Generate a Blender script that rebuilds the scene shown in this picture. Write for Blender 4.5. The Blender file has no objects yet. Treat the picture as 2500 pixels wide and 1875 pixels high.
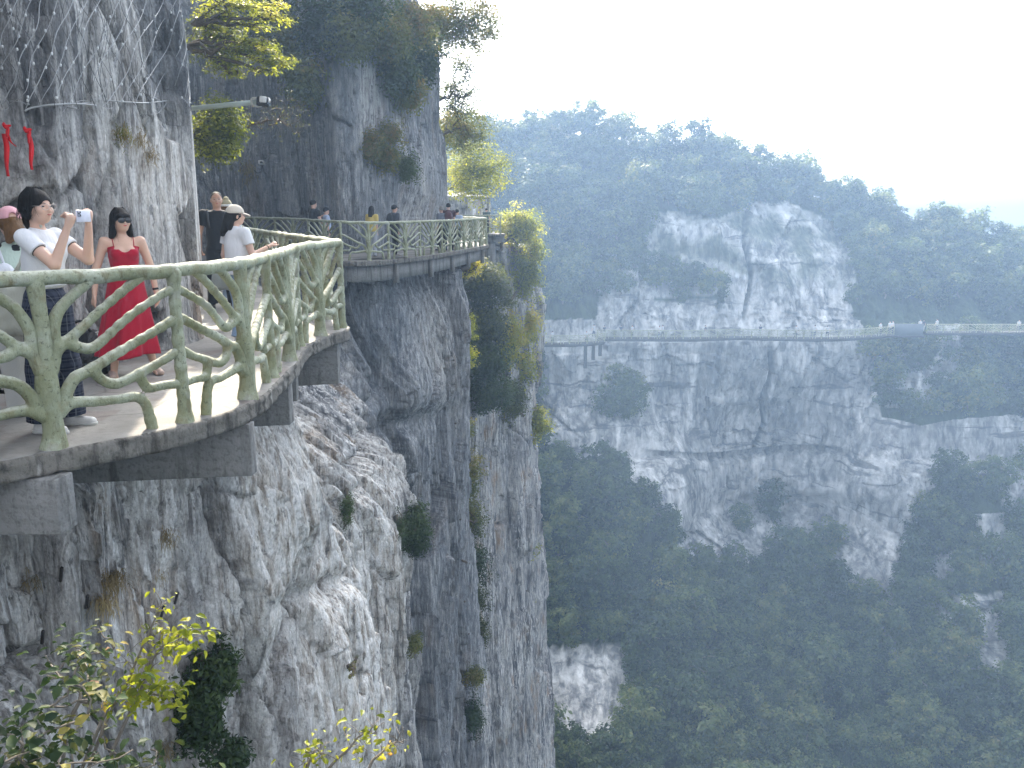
import bpy, math, random
import numpy as np
from mathutils import Vector, Matrix
R = math.radians
SC = bpy.context.scene
COL = SC.collection
random.seed(7)
RNG = np.random.default_rng(11)

# ------------------------------------------------------------------ camera
PITCH = math.atan((937.5-508)/2100)
EYE = 1.5
def make_camera():
    cd = bpy.data.cameras.new('camera'); co = bpy.data.objects.new('camera', cd); COL.objects.link(co)
    cd.sensor_width = 36; cd.lens = 36*2100/2500; cd.clip_start = .05; cd.clip_end = 3000
    co.location = (0, 0, EYE); co.rotation_euler = (R(90)-PITCH, 0, 0)
    SC.camera = co
make_camera()
CP, SP = math.cos(PITCH), math.sin(PITCH)
def ray(u, v):
    cx = (u-1250)/2100; cy = (937.5-v)/2100
    return (cx, CP+cy*SP, -SP+cy*CP)
def at_y(u, v, y):
    d = ray(u, v); t = y/d[1]; return (d[0]*t, y, EYE+d[2]*t)
def on_z(u, v, z=0.0):
    d = ray(u, v); t = (z-EYE)/d[2]; return (d[0]*t, d[1]*t, z)
def proj(P):
    P = np.asarray(P, float); z = P[..., 2]-EYE
    dep = P[..., 1]*CP - z*SP; up = P[..., 1]*SP + z*CP
    dep = np.where(np.abs(dep) < 1e-3, 1e-3, dep)
    return 1250+2100*P[..., 0]/dep, 937.5-2100*up/dep, dep

# ------------------------------------------------------------------ noise
def _h(ix, iy, iz, s):
    h = (ix.astype(np.int64)*374761393 + iy.astype(np.int64)*668265263 + iz.astype(np.int64)*1274126177 + s*974634777) & 0xffffffff
    h = ((h ^ (h >> 13))*1274126177) & 0xffffffff
    h = ((h ^ (h >> 16))*2246822519) & 0xffffffff
    return (h ^ (h >> 15)) & 0xffffffff
def vnoise(x, y, z, seed=0):
    xi, yi, zi = np.floor(x), np.floor(y), np.floor(z)
    fx, fy, fz = x-xi, y-yi, z-zi
    ux, uy, uz = [f*f*f*(f*(f*6-15)+10) for f in (fx, fy, fz)]
    r = 0
    for dx in (0, 1):
        wx = ux if dx else 1-ux
        for dy in (0, 1):
            wy = uy if dy else 1-uy
            for dz in (0, 1):
                h = _h(xi+dx, yi+dy, zi+dz, seed)
                g = ((h & 1023)/511.5-1)*(fx-dx) + (((h >> 10) & 1023)/511.5-1)*(fy-dy) + (((h >> 20) & 1023)/511.5-1)*(fz-dz)
                r = r + wx*wy*(uz if dz else 1-uz)*g
    return r*1.1
def fbm(x, y, z, oct=4, seed=0, ridged=False, gain=.5):
    a = 1; s = 0; t = 0; f = 1
    for o in range(oct):
        n = vnoise(x*f, y*f, z*f, seed+o*17)
        s = s+a*((1-2*np.abs(n)) if ridged else n); t += a; a *= gain; f *= 2.03
    return s/t
def cells(x, y, z, seed=0):
    """distance to the nearest and second cell centre, id value of the nearest"""
    xi, yi, zi = np.floor(x), np.floor(y), np.floor(z)
    d1 = np.full(x.shape, 9.); d2 = np.full(x.shape, 9.); idv = np.zeros(x.shape)
    for dx in (-1, 0, 1):
        for dy in (-1, 0, 1):
            for dz in (-1, 0, 1):
                h = _h(xi+dx, yi+dy, zi+dz, seed)
                px = xi+dx+(h & 1023)/1023; py = yi+dy+((h >> 10) & 1023)/1023; pz = zi+dz+((h >> 20) & 1023)/1023
                d = (x-px)**2+(y-py)**2+(z-pz)**2
                n = d < d1
                d2 = np.where(n, d1, np.minimum(d2, d)); idv = np.where(n, ((h >> 7) & 0xffff)/65535., idv); d1 = np.where(n, d, d1)
    return np.sqrt(d1), np.sqrt(d2), idv
def slabs(x, y, seed=0, tilt=.8):
    """broken rock plates: every cell is a tilted plane, with a hard step to its neighbours; returns height and edge distance"""
    xi, yi = np.floor(x), np.floor(y); z0 = np.zeros_like(xi); d1 = np.full(x.shape, 9.); d2 = d1.copy(); hh = np.zeros(x.shape)
    for dx in (-1, 0, 1):
        for dy in (-1, 0, 1):
            h = _h(xi+dx, yi+dy, z0, seed); px = xi+dx+.1+.8*(h & 1023)/1023; py = yi+dy+.1+.8*((h >> 10) & 1023)/1023
            ex, ey = x-px, y-py; d = ex*ex+ey*ey; g = _h(xi+dx, yi+dy, z0+7, seed)
            v = (g & 1023)/1023-.5+tilt*(((g >> 10) & 1023)/1023-.5)*ex*2+tilt*(((g >> 20) & 1023)/1023-.5)*ey*2
            n = d < d1; d2 = np.where(n, d1, np.minimum(d2, d)); hh = np.where(n, v, hh); d1 = np.where(n, d, d1)
    return hh, np.sqrt(d2)-np.sqrt(d1)
def smooth(a, b, x):
    t = np.clip((x-a)/(b-a), 0, 1); return t*t*(3-2*t)

# ------------------------------------------------------------------ mesh / object helpers
def mesh_np(name, V, F, mat=None, smooth_sh=True, attrs=None, matidx=None):
    """V (n,3); F list of arrays (m,k)"""
    me = bpy.data.meshes.new(name)
    V = np.asarray(V, np.float32)
    Fs = [np.asarray(f, np.int32) for f in (F if isinstance(F, list) else [F]) if len(f)]
    me.vertices.add(len(V)); me.vertices.foreach_set('co', V.ravel())
    nl = sum(f.size for f in Fs); nf = sum(len(f) for f in Fs)
    me.loops.add(nl); me.loops.foreach_set('vertex_index', np.concatenate([f.ravel() for f in Fs]))
    me.polygons.add(nf)
    tot = np.concatenate([np.full(len(f), f.shape[1], np.int32) for f in Fs])
    st = np.concatenate([[0], np.cumsum(tot)[:-1]]).astype(np.int32)
    me.polygons.foreach_set('loop_start', st)
    try: me.polygons.foreach_set('loop_total', tot)
    except Exception: pass
    me.update(calc_edges=True)
    if smooth_sh: me.polygons.foreach_set('use_smooth', np.ones(nf, bool))
    if attrs:
        for k, (dom, arr) in attrs.items():
            at = me.attributes.new(k, 'FLOAT', dom); at.data.foreach_set('value', np.asarray(arr, np.float32).ravel())
    if mat is not None:
        for m in (mat if isinstance(mat, (list, tuple)) else [mat]): me.materials.append(m)
    if matidx is not None: me.polygons.foreach_set('material_index', np.asarray(matidx, np.int32))
    me.validate()
    return me
def link(name, me, parent=None, loc=None, rz=None):
    o = bpy.data.objects.new(name, me); COL.objects.link(o)
    if parent is not None: o.parent = parent
    if loc is not None: o.location = loc
    if rz is not None: o.rotation_euler = (0, 0, rz)
    return o
def tag(o, label=None, cat=None, group=None, kind=None):
    if label: o['label'] = label
    if cat: o['category'] = cat
    if group: o['group'] = group
    if kind: o['kind'] = kind
    return o
def thing(name, loc, label, cat, group=None, rz=0):
    o = bpy.data.objects.new(name, None); COL.objects.link(o); o.location = loc; o.rotation_euler = (0, 0, rz)
    o.empty_display_size = .2
    return tag(o, label, cat, group)
def grid_faces(nr, nc, closed=False):
    i = np.arange(nr-1)[:, None]; j = np.arange(nc if closed else nc-1)[None, :]
    j2 = (j+1) % nc
    return np.stack([i*nc+j, i*nc+j2, (i+1)*nc+j2, (i+1)*nc+j], -1).reshape(-1, 4)
class MB:
    """collects pieces into one mesh"""
    def __init__(s): s.V = []; s.F4 = []; s.F3 = []; s.n = 0
    def add(s, V, F):
        V = np.asarray(V, float); F = np.asarray(F, int)
        s.V.append(V); (s.F4 if F.shape[1] == 4 else s.F3).append(F+s.n); s.n += len(V)
    def box(s, c, size, rz=0, M=None):
        x, y, z = [k/2 for k in size]
        P = np.array([(sx*x, sy*y, sz*z) for sx in (-1, 1) for sy in (-1, 1) for sz in (-1, 1)], float)
        if M is not None: P = P@np.array(M).T
        if rz:
            c_, s_ = math.cos(rz), math.sin(rz); P = P@np.array([[c_, s_, 0], [-s_, c_, 0], [0, 0, 1]])
        s.add(P+np.array(c), [(0, 1, 3, 2), (4, 6, 7, 5), (0, 4, 5, 1), (2, 3, 7, 6), (0, 2, 6, 4), (1, 5, 7, 3)])
    def hexa(s, P):   # 8 points: 4 bottom ring, 4 top ring
        s.add(P, [(3, 2, 1, 0), (4, 5, 6, 7), (0, 1, 5, 4), (1, 2, 6, 5), (2, 3, 7, 6), (3, 0, 4, 7)])
    def tube(s, pts, rad, n=6, cap=True):
        P = np.asarray(pts, float); m = len(P); r = np.broadcast_to(np.asarray(rad, float), (m,))
        T = np.gradient(P, axis=0); T /= np.linalg.norm(T, axis=1, keepdims=True)+1e-9
        up = np.array([0, 0, 1.]) if abs(T[0][2]) < .9 else np.array([1., 0, 0])
        A = []
        for t in T:
            a = np.cross(t, up); a /= np.linalg.norm(a)+1e-9; b = np.cross(a, t); A.append((a, b)); up = b
        A = np.array(A); th = np.arange(n)*2*math.pi/n
        V = P[:, None]+r[:, None, None]*(np.cos(th)[None, :, None]*A[:, None, 0]+np.sin(th)[None, :, None]*A[:, None, 1])
        F = grid_faces(m, n, True)[:, ::-1]
        if cap:
            V = np.concatenate([V.reshape(-1, 3), P[:1]-T[:1]*r[0]*.5, P[-1:]+T[-1:]*r[-1]*.5]); k = m*n
            s.V.append(V); s.F4.append(F+s.n)
            j = np.arange(n); j2 = (j+1) % n
            s.F3.append(np.stack([j, j2, np.full(n, k)], 1)+s.n)
            s.F3.append(np.stack([(m-1)*n+j2, (m-1)*n+j, np.full(n, k+1)], 1)+s.n)
            s.n += len(V)
        else: s.add(V.reshape(-1, 3), F)
    def rings(s, R_, closed=True, capb=False, capt=False):
        R_ = np.asarray(R_, float); m, n = R_.shape[:2]
        s.add(R_.reshape(-1, 3), grid_faces(m, n, closed))
        if capb:
            s.add(np.concatenate([R_[0], R_[0].mean(0)[None]]), [((j+1) % n, j, n) for j in range(n)])
        if capt:
            s.add(np.concatenate([R_[-1], R_[-1].mean(0)[None]]), [(j, (j+1) % n, n) for j in range(n)])
    def mesh(s, name, mat=None, smooth_sh=True, **k):
        F = []
        if s.F4: F.append(np.concatenate(s.F4))
        if s.F3: F.append(np.concatenate(s.F3))
        return mesh_np(name, np.concatenate(s.V), F, mat, smooth_sh, **k)
    def build(s, name, mat, parent=None, smooth_sh=True, bevel=0, **k):
        o = link(name, s.mesh(name, mat, smooth_sh), parent, **k)
        if bevel:
            b = o.modifiers.new('bevel', 'BEVEL'); b.width = bevel; b.segments = 2; b.limit_method = 'ANGLE'
        return o
def catmull(P, n):
    """n samples per span through the control points"""
    P = np.asarray(P, float); Q = np.concatenate([[2*P[0]-P[1]], P, [2*P[-1]-P[-2]]]); out = []
    for i in range(1, len(Q)-2):
        for t in np.arange(n)/n:
            out.append(.5*((2*Q[i])+(-Q[i-1]+Q[i+1])*t+(2*Q[i-1]-5*Q[i]+4*Q[i+1]-Q[i+2])*t*t+(-Q[i-1]+3*Q[i]-3*Q[i+1]+Q[i+2])*t**3))
    out.append(P[-1]); return np.array(out)
def resample(P, step=None, n=None):
    P = np.asarray(P, float); d = np.concatenate([[0], np.cumsum(np.linalg.norm(np.diff(P, axis=0), axis=1))])
    if n is None: n = max(2, int(round(d[-1]/step))+1)
    s = np.linspace(0, d[-1], n); return np.stack([np.interp(s, d, P[:, k]) for k in range(P.shape[1])], 1)

# ------------------------------------------------------------------ signed-distance modelling
class SDF:
    """blends of round cones and ellipsoids, meshed by surface nets into one continuous skin"""
    def __init__(s, h=.01): s.h = h; s.p = []
    def cone(s, a, b, ra, rb, k=.02, cut=None, sub=False, flat=None):
        a, b = np.array(a, float), np.array(b, float); r = max(ra, rb)
        s.p.append(('c', a, b, ra, rb, k, cut, sub, np.minimum(a, b)-r-k, np.maximum(a, b)+r+k, flat)); return s
    def ell(s, c, r, k=.02, M=None, cut=None, sub=False):
        c, r = np.array(c, float), np.array(r, float); m = max(r) if M is not None else r
        s.p.append(('e', c, r, None if M is None else np.array(M), None, k, cut, sub, c-m-k, c+m+k, None)); return s
    def chain(s, pts, rads, k=.02, **kw):
        for i in range(len(pts)-1): s.cone(pts[i], pts[i+1], rads[i], rads[i+1], k, **kw)
        return s
    def mesh(s, name, mat, bump=None, post=None, relax=1):
        h = s.h; lo = np.min([q[8] for q in s.p if not q[7]], 0)-2*h; hi = np.max([q[9] for q in s.p if not q[7]], 0)+2*h
        n = np.ceil((hi-lo)/h).astype(int)+1
        D = np.full(n, 1., np.float32)
        for t, a, b, ra, rb, k, cut, sub, l, u, flat in s.p:
            i0 = np.clip(((l-lo)/h).astype(int)-2, 0, n); i1 = np.clip(np.ceil((u-lo)/h).astype(int)+3, 0, n)
            if np.any(i1 <= i0): continue
            ax = [lo[q]+h*np.arange(i0[q], i1[q]) for q in range(3)]
            X, Y, Z = np.meshgrid(*ax, indexing='ij'); Pq = np.stack([X, Y, Z], -1)
            if t == 'c':
                ab = b-a; L = ab@ab+1e-12; w = np.clip(((Pq-a)@ab)/L, 0, 1)
                q = Pq-a-w[..., None]*ab
                if flat is not None:   # squash along a direction
                    fd, fs = flat; e = q@np.array(fd); q = q+(e*(fs-1))[..., None]*np.array(fd)
                d = np.linalg.norm(q, axis=-1)-(ra+w*(rb-ra))
            else:
                q = Pq-a
                if ra is not None: q = q@ra
                q = q/b; k0 = np.linalg.norm(q, axis=-1); k1 = np.linalg.norm(q/b, axis=-1)+1e-9; d = k0*(k0-1)/k1
            if cut is not None:
                for (cp, cn) in cut: d = np.maximum(d, (Pq-np.array(cp))@np.array(cn))
            sl = tuple(slice(i0[q], i1[q]) for q in range(3)); o = D[sl]
            if sub: D[sl] = np.maximum(o, -d)
            else:
                hh = np.maximum(k-np.abs(o-d), 0)/max(k, 1e-6); D[sl] = np.minimum(o, d)-hh*hh*k*.25
        V, F = surface_nets(D, lo, h)
        if relax: V = relax_mesh(V, F, relax)
        if post is not None: V = post(V)
        if bump is not None:
            N = vnormals(V, F); V = V+N*bump(V)[:, None]
        return mesh_np(name, V, F, mat)
    def build(s, name, mat, parent=None, **k): return link(name, s.mesh(name, mat, **k), parent)
def surface_nets(D, lo, h):
    I = D < 0; n = np.array(D.shape)-1
    cs = [(i, j, k) for i in (0, 1) for j in (0, 1) for k in (0, 1)]
    cnt = np.zeros(n, np.int8)
    for i, j, k in cs: cnt += I[i:n[0]+i, j:n[1]+j, k:n[2]+k]
    act = np.argwhere((cnt > 0) & (cnt < 8)); idx = np.full(n, -1, np.int64); idx[tuple(act.T)] = np.arange(len(act))
    val = {c: D[act[:, 0]+c[0], act[:, 1]+c[1], act[:, 2]+c[2]] for c in cs}
    S = np.zeros((len(act), 3)); W = np.zeros(len(act))
    for c in cs:
        for ax in range(3):
            if c[ax]: continue
            c2 = list(c); c2[ax] = 1; c2 = tuple(c2); a, b = val[c], val[c2]
            x = (a < 0) != (b < 0); t = np.where(x, a/(a-b+(a == b)), 0)
            p = np.zeros((len(act), 3)); p[:] = c; p[:, ax] = t
            S += p*x[:, None]; W += x
    V = lo+h*(act+S/np.maximum(W, 1)[:, None])
    F = []
    for ax in range(3):
        o = [q for q in range(3) if q != ax]
        sl0 = [slice(None)]*3; sl1 = [slice(None)]*3
        sl0[ax] = slice(0, n[ax]); sl1[ax] = slice(1, n[ax]+1)
        for q in o: sl0[q] = slice(1, n[q]); sl1[q] = slice(1, n[q])
        a, b = I[tuple(sl0)], I[tuple(sl1)]
        for sg, mk in ((0, a & ~b), (1, ~a & b)):
            E = np.argwhere(mk)
            if not len(E): continue
            for q in o: E[:, q] += 1
            def cell(d0, d1):
                e = E.copy(); e[:, o[0]] -= d0; e[:, o[1]] -= d1; return idx[tuple(e.T)]
            Q = np.stack([cell(0, 0), cell(1, 0), cell(1, 1), cell(0, 1)], 1)
            if ax == 1: Q = Q[:, ::-1]
            F.append(Q if sg == 0 else Q[:, ::-1])
    F = np.concatenate(F); F = F[(F >= 0).all(1)]
    return V, F
def relax_mesh(V, F, it):
    E = np.concatenate([F[:, [0, 1]], F[:, [1, 2]], F[:, [2, 3]], F[:, [3, 0]]])
    for _ in range(it):
        S = np.zeros_like(V); c = np.zeros(len(V))
        for q in range(3):
            S[:, q] = np.bincount(E[:, 0], V[E[:, 1], q], len(V))+np.bincount(E[:, 1], V[E[:, 0], q], len(V))
        c = np.bincount(E[:, 0], minlength=len(V))+np.bincount(E[:, 1], minlength=len(V))
        V = V*.5+.5*S/np.maximum(c, 1)[:, None]
    return V
def vnormals(V, F):
    n = np.cross(V[F[:, 2]]-V[F[:, 0]], V[F[:, 3]]-V[F[:, 1]]); N = np.zeros_like(V)
    for c in range(4):
        for q in range(3): N[:, q] += np.bincount(F[:, c], n[:, q], len(V))
    return N/(np.linalg.norm(N, axis=1, keepdims=True)+1e-12)

# ------------------------------------------------------------------ materials
class NT:
    def __init__(s, name):
        s.m = bpy.data.materials.new(name); s.m.use_nodes = True; s.t = s.m.node_tree; s.t.nodes.clear()
        s.out = s.n('ShaderNodeOutputMaterial')
    def n(s, typ, **kw):
        nd = s.t.nodes.new(typ)
        for k, v in kw.items():
            if k in nd.inputs: nd.inputs[k].default_value = v
            else: setattr(nd, k, v)
        return nd
    def l(s, a, b): s.t.links.new(a, b)
    def coord(s, kind='Object', scale=(1, 1, 1), rot=(0, 0, 0), warp=0, wscale=1):
        tc = s.n('ShaderNodeTexCoord').outputs[kind]
        if warp:
            nz = s.n('ShaderNodeTexNoise'); nz.inputs['Scale'].default_value = wscale; nz.inputs['Detail'].default_value = 3
            s.l(tc, nz.inputs['Vector'])
            sb = s.n('ShaderNodeVectorMath', operation='SUBTRACT'); s.l(nz.outputs['Color'], sb.inputs[0]); sb.inputs[1].default_value = (.5, .5, .5)
            sc_ = s.n('ShaderNodeVectorMath', operation='SCALE'); s.l(sb.outputs[0], sc_.inputs[0]); sc_.inputs['Scale'].default_value = warp
            ad = s.n('ShaderNodeVectorMath', operation='ADD'); s.l(tc, ad.inputs[0]); s.l(sc_.outputs[0], ad.inputs[1]); tc = ad.outputs[0]
        mp = s.n('ShaderNodeMapping'); mp.inputs['Scale'].default_value = scale; mp.inputs['Rotation'].default_value = rot
        s.l(tc, mp.inputs['Vector']); return mp.outputs[0]
    def noise(s, vec, scale=1, detail=4, rough=.55, dist=0, out=0):
        nd = s.n('ShaderNodeTexNoise'); nd.inputs['Scale'].default_value = scale; nd.inputs['Detail'].default_value = detail
        nd.inputs['Roughness'].default_value = rough; nd.inputs['Distortion'].default_value = dist
        if vec is not None: s.l(vec, nd.inputs['Vector'])
        return nd.outputs[out]
    def vor(s, vec, scale=1, feature='F1', out='Distance', rnd=1):
        nd = s.n('ShaderNodeTexVoronoi', feature=feature); nd.inputs['Scale'].default_value = scale; nd.inputs['Randomness'].default_value = rnd
        s.l(vec, nd.inputs['Vector']); return nd.outputs[out]
    def ramp(s, fac, stops):
        nd = s.n('ShaderNodeValToRGB'); cr = nd.color_ramp
        while len(cr.elements) < len(stops): cr.elements.new(.5)
        for e, (p, c) in zip(cr.elements, stops):
            e.position = p; e.color = (c, c, c, 1) if isinstance(c, (int, float)) else (*c, 1)
        s.l(fac, nd.inputs[0]); return nd.outputs[0]
    def mix(s, fac, a, b, mode='MIX'):
        nd = s.n('ShaderNodeMix', data_type='RGBA', blend_type=mode)
        for v, i in ((fac, 0), (a, 6), (b, 7)):
            if hasattr(v, 'links'): s.l(v, nd.inputs[i])
            else: nd.inputs[i].default_value = v if i == 0 else (*v, 1)
        return nd.outputs[2]
    def math(s, op, a, b=None):
        nd = s.n('ShaderNodeMath', operation=op)
        for v, i in ((a, 0), (b, 1)):
            if v is None: continue
            if hasattr(v, 'links'): s.l(v, nd.inputs[i])
            else: nd.inputs[i].default_value = v
        return nd.outputs[0]
    def bump(s, height, dist=.01, strength=1, prev=None):
        nd = s.n('ShaderNodeBump'); nd.inputs['Strength'].default_value = strength; nd.inputs['Distance'].default_value = dist
        s.l(height, nd.inputs['Height'])
        if prev is not None: s.l(prev, nd.inputs['Normal'])
        return nd.outputs[0]
    def attr(s, name, out='Fac', typ='GEOMETRY'):
        nd = s.n('ShaderNodeAttribute', attribute_name=name, attribute_type=typ); return nd.outputs[out]
    def bsdf(s, col, rough=.8, nrm=None, spec=.3, metal=0, **kw):
        p = s.n('ShaderNodeBsdfPrincipled'); p.inputs['Specular IOR Level'].default_value = spec; p.inputs['Metallic'].default_value = metal
        if hasattr(col, 'links'): s.l(col, p.inputs['Base Color'])
        else: p.inputs['Base Color'].default_value = (*col, 1)
        if hasattr(rough, 'links'): s.l(rough, p.inputs['Roughness'])
        else: p.inputs['Roughness'].default_value = rough
        if nrm is not None: s.l(nrm, p.inputs['Normal'])
        for k, v in kw.items(): p.inputs[k].default_value = v
        s.l(p.outputs[0], s.out.inputs['Surface']); return p
MATS = {}
def simple(name, col, rough=.7, scale=40, var=.15, bumpd=.002, spec=.3, metal=0, **kw):
    if name in MATS: return MATS[name]
    t = NT(name); v = t.coord()
    nz = t.noise(v, scale, 4)
    c = t.mix(nz, tuple(k*(1-var) for k in col), tuple(min(1, k*(1+var)) for k in col))
    t.bsdf(c, rough, t.bump(nz, bumpd) if bumpd else None, spec, metal, **kw); MATS[name] = t.m; return t.m
# ------------------------------------------------------------------ rock, foliage, concrete materials
def rock_near():
    t = NT('limestone_cliff'); v = t.coord(warp=.12, wscale=1.5)
    def sc(vec, s):
        m = t.n('ShaderNodeMapping'); m.inputs['Scale'].default_value = s; t.l(vec, m.inputs['Vector']); return m.outputs[0]
    streak = t.noise(sc(v, (1.3, .8, .16)), 1.6, 7, .62)           # long vertical stains
    fine = t.noise(sc(v, (5, 4, .9)), 2.2, 6, .6)
    blot = t.noise(v, .45, 4, .5)
    speck = t.noise(sc(v, (1, 1, .4)), 11, 6, .7)
    base = t.ramp(streak, [(.30, (.10, .105, .115)), (.42, (.20, .205, .215)), (.50, (.34, .34, .34)), (.58, (.52, .51, .49)), (.70, (.68, .67, .64))])
    base2 = t.ramp(fine, [(.34, (.11, .115, .125)), (.5, (.34, .335, .33)), (.64, (.66, .645, .62))])
    c = t.mix(.45, base, base2)
    ochre = t.ramp(t.noise(sc(v, (1, .8, .4)), .9, 5, .6), [(.55, 0), (.66, 1)])
    c = t.mix(t.math('MULTIPLY', ochre, .75), c, (.34, .235, .145))
    dark = t.ramp(t.noise(sc(v, (1.8, 1.5, .22)), 1.1, 6, .6), [(.53, 0), (.64, 1)])
    c = t.mix(t.math('MULTIPLY', dark, .8), c, (.06, .068, .085))
    c = t.mix(t.attr('pale'), c, t.ramp(fine, [(.36, (.30, .26, .22)), (.46, (.56, .52, .47)), (.56, (.77, .75, .715))]))
    c = t.mix(t.attr('blue'), c, t.ramp(fine, [(.3, (.07, .083, .105)), (.55, (.16, .18, .205)), (.72, (.36, .37, .375))]))
    run = t.noise(sc(v, (6, 6, .38)), 2.0, 6, .62)                    # thin white runs of lime
    big = t.ramp(t.noise(sc(v, (1, .8, .3)), .55, 4, .6), [(.40, .12), (.56, 1)])      # the runs gather in broad panels
    keep = t.math('MULTIPLY', big, t.math('SUBTRACT', 1, t.attr('blue')))
    c = t.mix(t.math('MULTIPLY', t.ramp(run, [(.52, 0), (.60, .8)]), keep), c, (.76, .755, .74))
    c = t.mix(t.math('MULTIPLY', t.ramp(run, [(.36, .7), (.45, 0)]), keep), c, (.10, .105, .115))
    c = t.mix(t.ramp(speck, [(.36, .6), (.42, 0)]), c, (.035, .038, .045))
    c = t.mix(t.ramp(speck, [(.62, 0), (.72, .4)]), c, (.65, .64, .62))
    crack = t.ramp(t.vor(sc(t.coord(warp=.6, wscale=1.5), (1, 1, .5)), 1.7, 'DISTANCE_TO_EDGE'), [(.0, .75), (.022, 0)])
    grain = t.noise(sc(v, (1, 1, .6)), 42, 5, .7); c = t.mix(1, c, t.ramp(grain, [(.30, .50), (.44, .85), (.56, 1.0), (.70, 1.3)]), 'MULTIPLY')
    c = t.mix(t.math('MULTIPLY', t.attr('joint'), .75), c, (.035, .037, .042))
    b = t.bump(grain, .012, 1); b = t.bump(t.noise(sc(v, (1, 1, .4)), 9, 8, .66), .06, 1, b)
    b = t.bump(run, .03, .8, b)
    b = t.bump(speck, .015, .9, b)
    b = t.bump(t.ramp(t.vor(sc(v, (1, 1, .5)), 6, 'DISTANCE_TO_EDGE'), [(0, 0), (.12, 1)]), .02, .5, b)
    t.bsdf(c, .88, b, .25); return t.m
def rock_far():
    t = NT('far_limestone_cliff'); v = t.coord(warp=1.2, wscale=.3)
    def sc(vec, s):
        m = t.n('ShaderNodeMapping'); m.inputs['Scale'].default_value = s; t.l(vec, m.inputs['Vector']); return m.outputs[0]
    streak = t.noise(sc(v, (.5, .3, .07)), 1, 8, .62)
    blk = t.noise(sc(v, (.14, .14, .2)), 1, 5, .6)
    fine = t.noise(sc(v, (1.6, 1, .5)), 1, 6, .65)
    c = t.ramp(streak, [(.36, (.10, .105, .11)), (.45, (.23, .235, .24)), (.54, (.40, .40, .395)), (.62, (.84, .83, .80))])
    c = t.mix(.4, c, t.ramp(fine, [(.40, (.09, .095, .10)), (.5, (.34, .34, .335)), (.61, (.84, .83, .8))]))
    c = t.mix(t.ramp(blk, [(.36, .55), (.46, 0)]), c, (.16, .165, .17))
    c = t.mix(t.ramp(blk, [(.54, 0), (.64, .6)]), c, (.85, .84, .81))
    bed = t.ramp(t.noise(sc(v, (.10, .10, .9)), 1, 6, .6), [(.36, .75), (.42, 0)])
    c = t.mix(bed, c, (.08, .085, .09))
    c = t.mix(t.attr('moss'), c, t.ramp(fine, [(.35, (.025, .04, .02)), (.65, (.06, .085, .04))]))
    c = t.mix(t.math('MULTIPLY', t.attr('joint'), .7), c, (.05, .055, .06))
    b = t.bump(fine, .5, .9); b = t.bump(streak, .8, .7, b)
    t.bsdf(c, .9, b, .2); return t.m
def concrete(name, lo, hi, stain=.5):
    t = NT(name); v = t.coord()
    n1 = t.noise(v, 3, 6, .6); n2 = t.noise(v, 30, 5, .6)
    m = t.n('ShaderNodeMapping'); m.inputs['Scale'].default_value = (6, 6, .7); t.l(v, m.inputs['Vector'])
    st = t.ramp(t.noise(m.outputs[0], 1.4, 5, .6), [(.5, 0), (.62, 1)])
    fw = t.n('ShaderNodeMapping'); fw.inputs['Scale'].default_value = (.4, .4, 11); t.l(v, fw.inputs['Vector']); boards = t.noise(fw.outputs[0], 1, 1, .5)
    c = t.mix(n1, lo, hi); c = t.mix(t.ramp(boards, [(.47, .14), (.5, 0)]), c, tuple(k*.6 for k in lo)); c = t.mix(t.ramp(n2, [(.35, .45), (.5, 0)]), c, tuple(k*.45 for k in lo))
    c = t.mix(t.math('MULTIPLY', st, stain), c, tuple(k*.35 for k in lo))
    lt = t.ramp(t.noise(m.outputs[0], 2.3, 5, .6), [(.62, 0), (.72, .5)]); c = t.mix(lt, c, (.5, .49, .46))
    b = t.bump(n2, .012, .8); b = t.bump(n1, .03, .5, b)
    t.bsdf(c, .85, b, .3); return t.m
def green_concrete():
    t = NT('moss_green_painted_concrete'); v = t.coord(warp=.05, wscale=8)
    n1 = t.noise(v, 3.2, 6, .65); n2 = t.noise(v, 34, 6, .65)
    c = t.ramp(n1, [(.32, (.20, .21, .11)), (.45, (.265, .28, .175)), (.57, (.35, .375, .27)), (.70, (.48, .50, .41))])
    c = t.mix(t.ramp(n2, [(.34, .8), (.43, 0)]), c, (.10, .105, .065))
    c = t.mix(t.ramp(t.noise(v, 9, 4, .6), [(.56, 0), (.7, .7)]), c, (.25, .22, .12))
    st = t.n('ShaderNodeMapping'); st.inputs['Scale'].default_value = (1, 1, .22); t.l(v, st.inputs['Vector'])
    c = t.mix(t.ramp(t.noise(st.outputs[0], 16, 5, .65), [(.55, 0), (.68, .65)]), c, (.15, .13, .07))
    c = t.mix(t.ramp(t.noise(v, 5, 3, .5), [(.60, 0), (.66, .5)]), c, (.38, .38, .33))
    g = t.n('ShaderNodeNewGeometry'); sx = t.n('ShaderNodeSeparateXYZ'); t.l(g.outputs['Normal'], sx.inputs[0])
    lit_top = t.math('MULTIPLY', t.ramp(sx.outputs[2], [(.35, 0), (.95, 1)]), t.ramp(n2, [(.35, .2), (.6, .85)]))
    c = t.mix(lit_top, c, (.60, .61, .54))        # sunlit tops put into the colour: upward faces painted paler
    b = t.bump(t.noise(st.outputs[0], 38, 6, .65), .014, 1); b = t.bump(t.noise(v, 90, 4, .6), .004, .9, b)
    t.bsdf(c, .8, b, .25); return t.m
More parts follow.
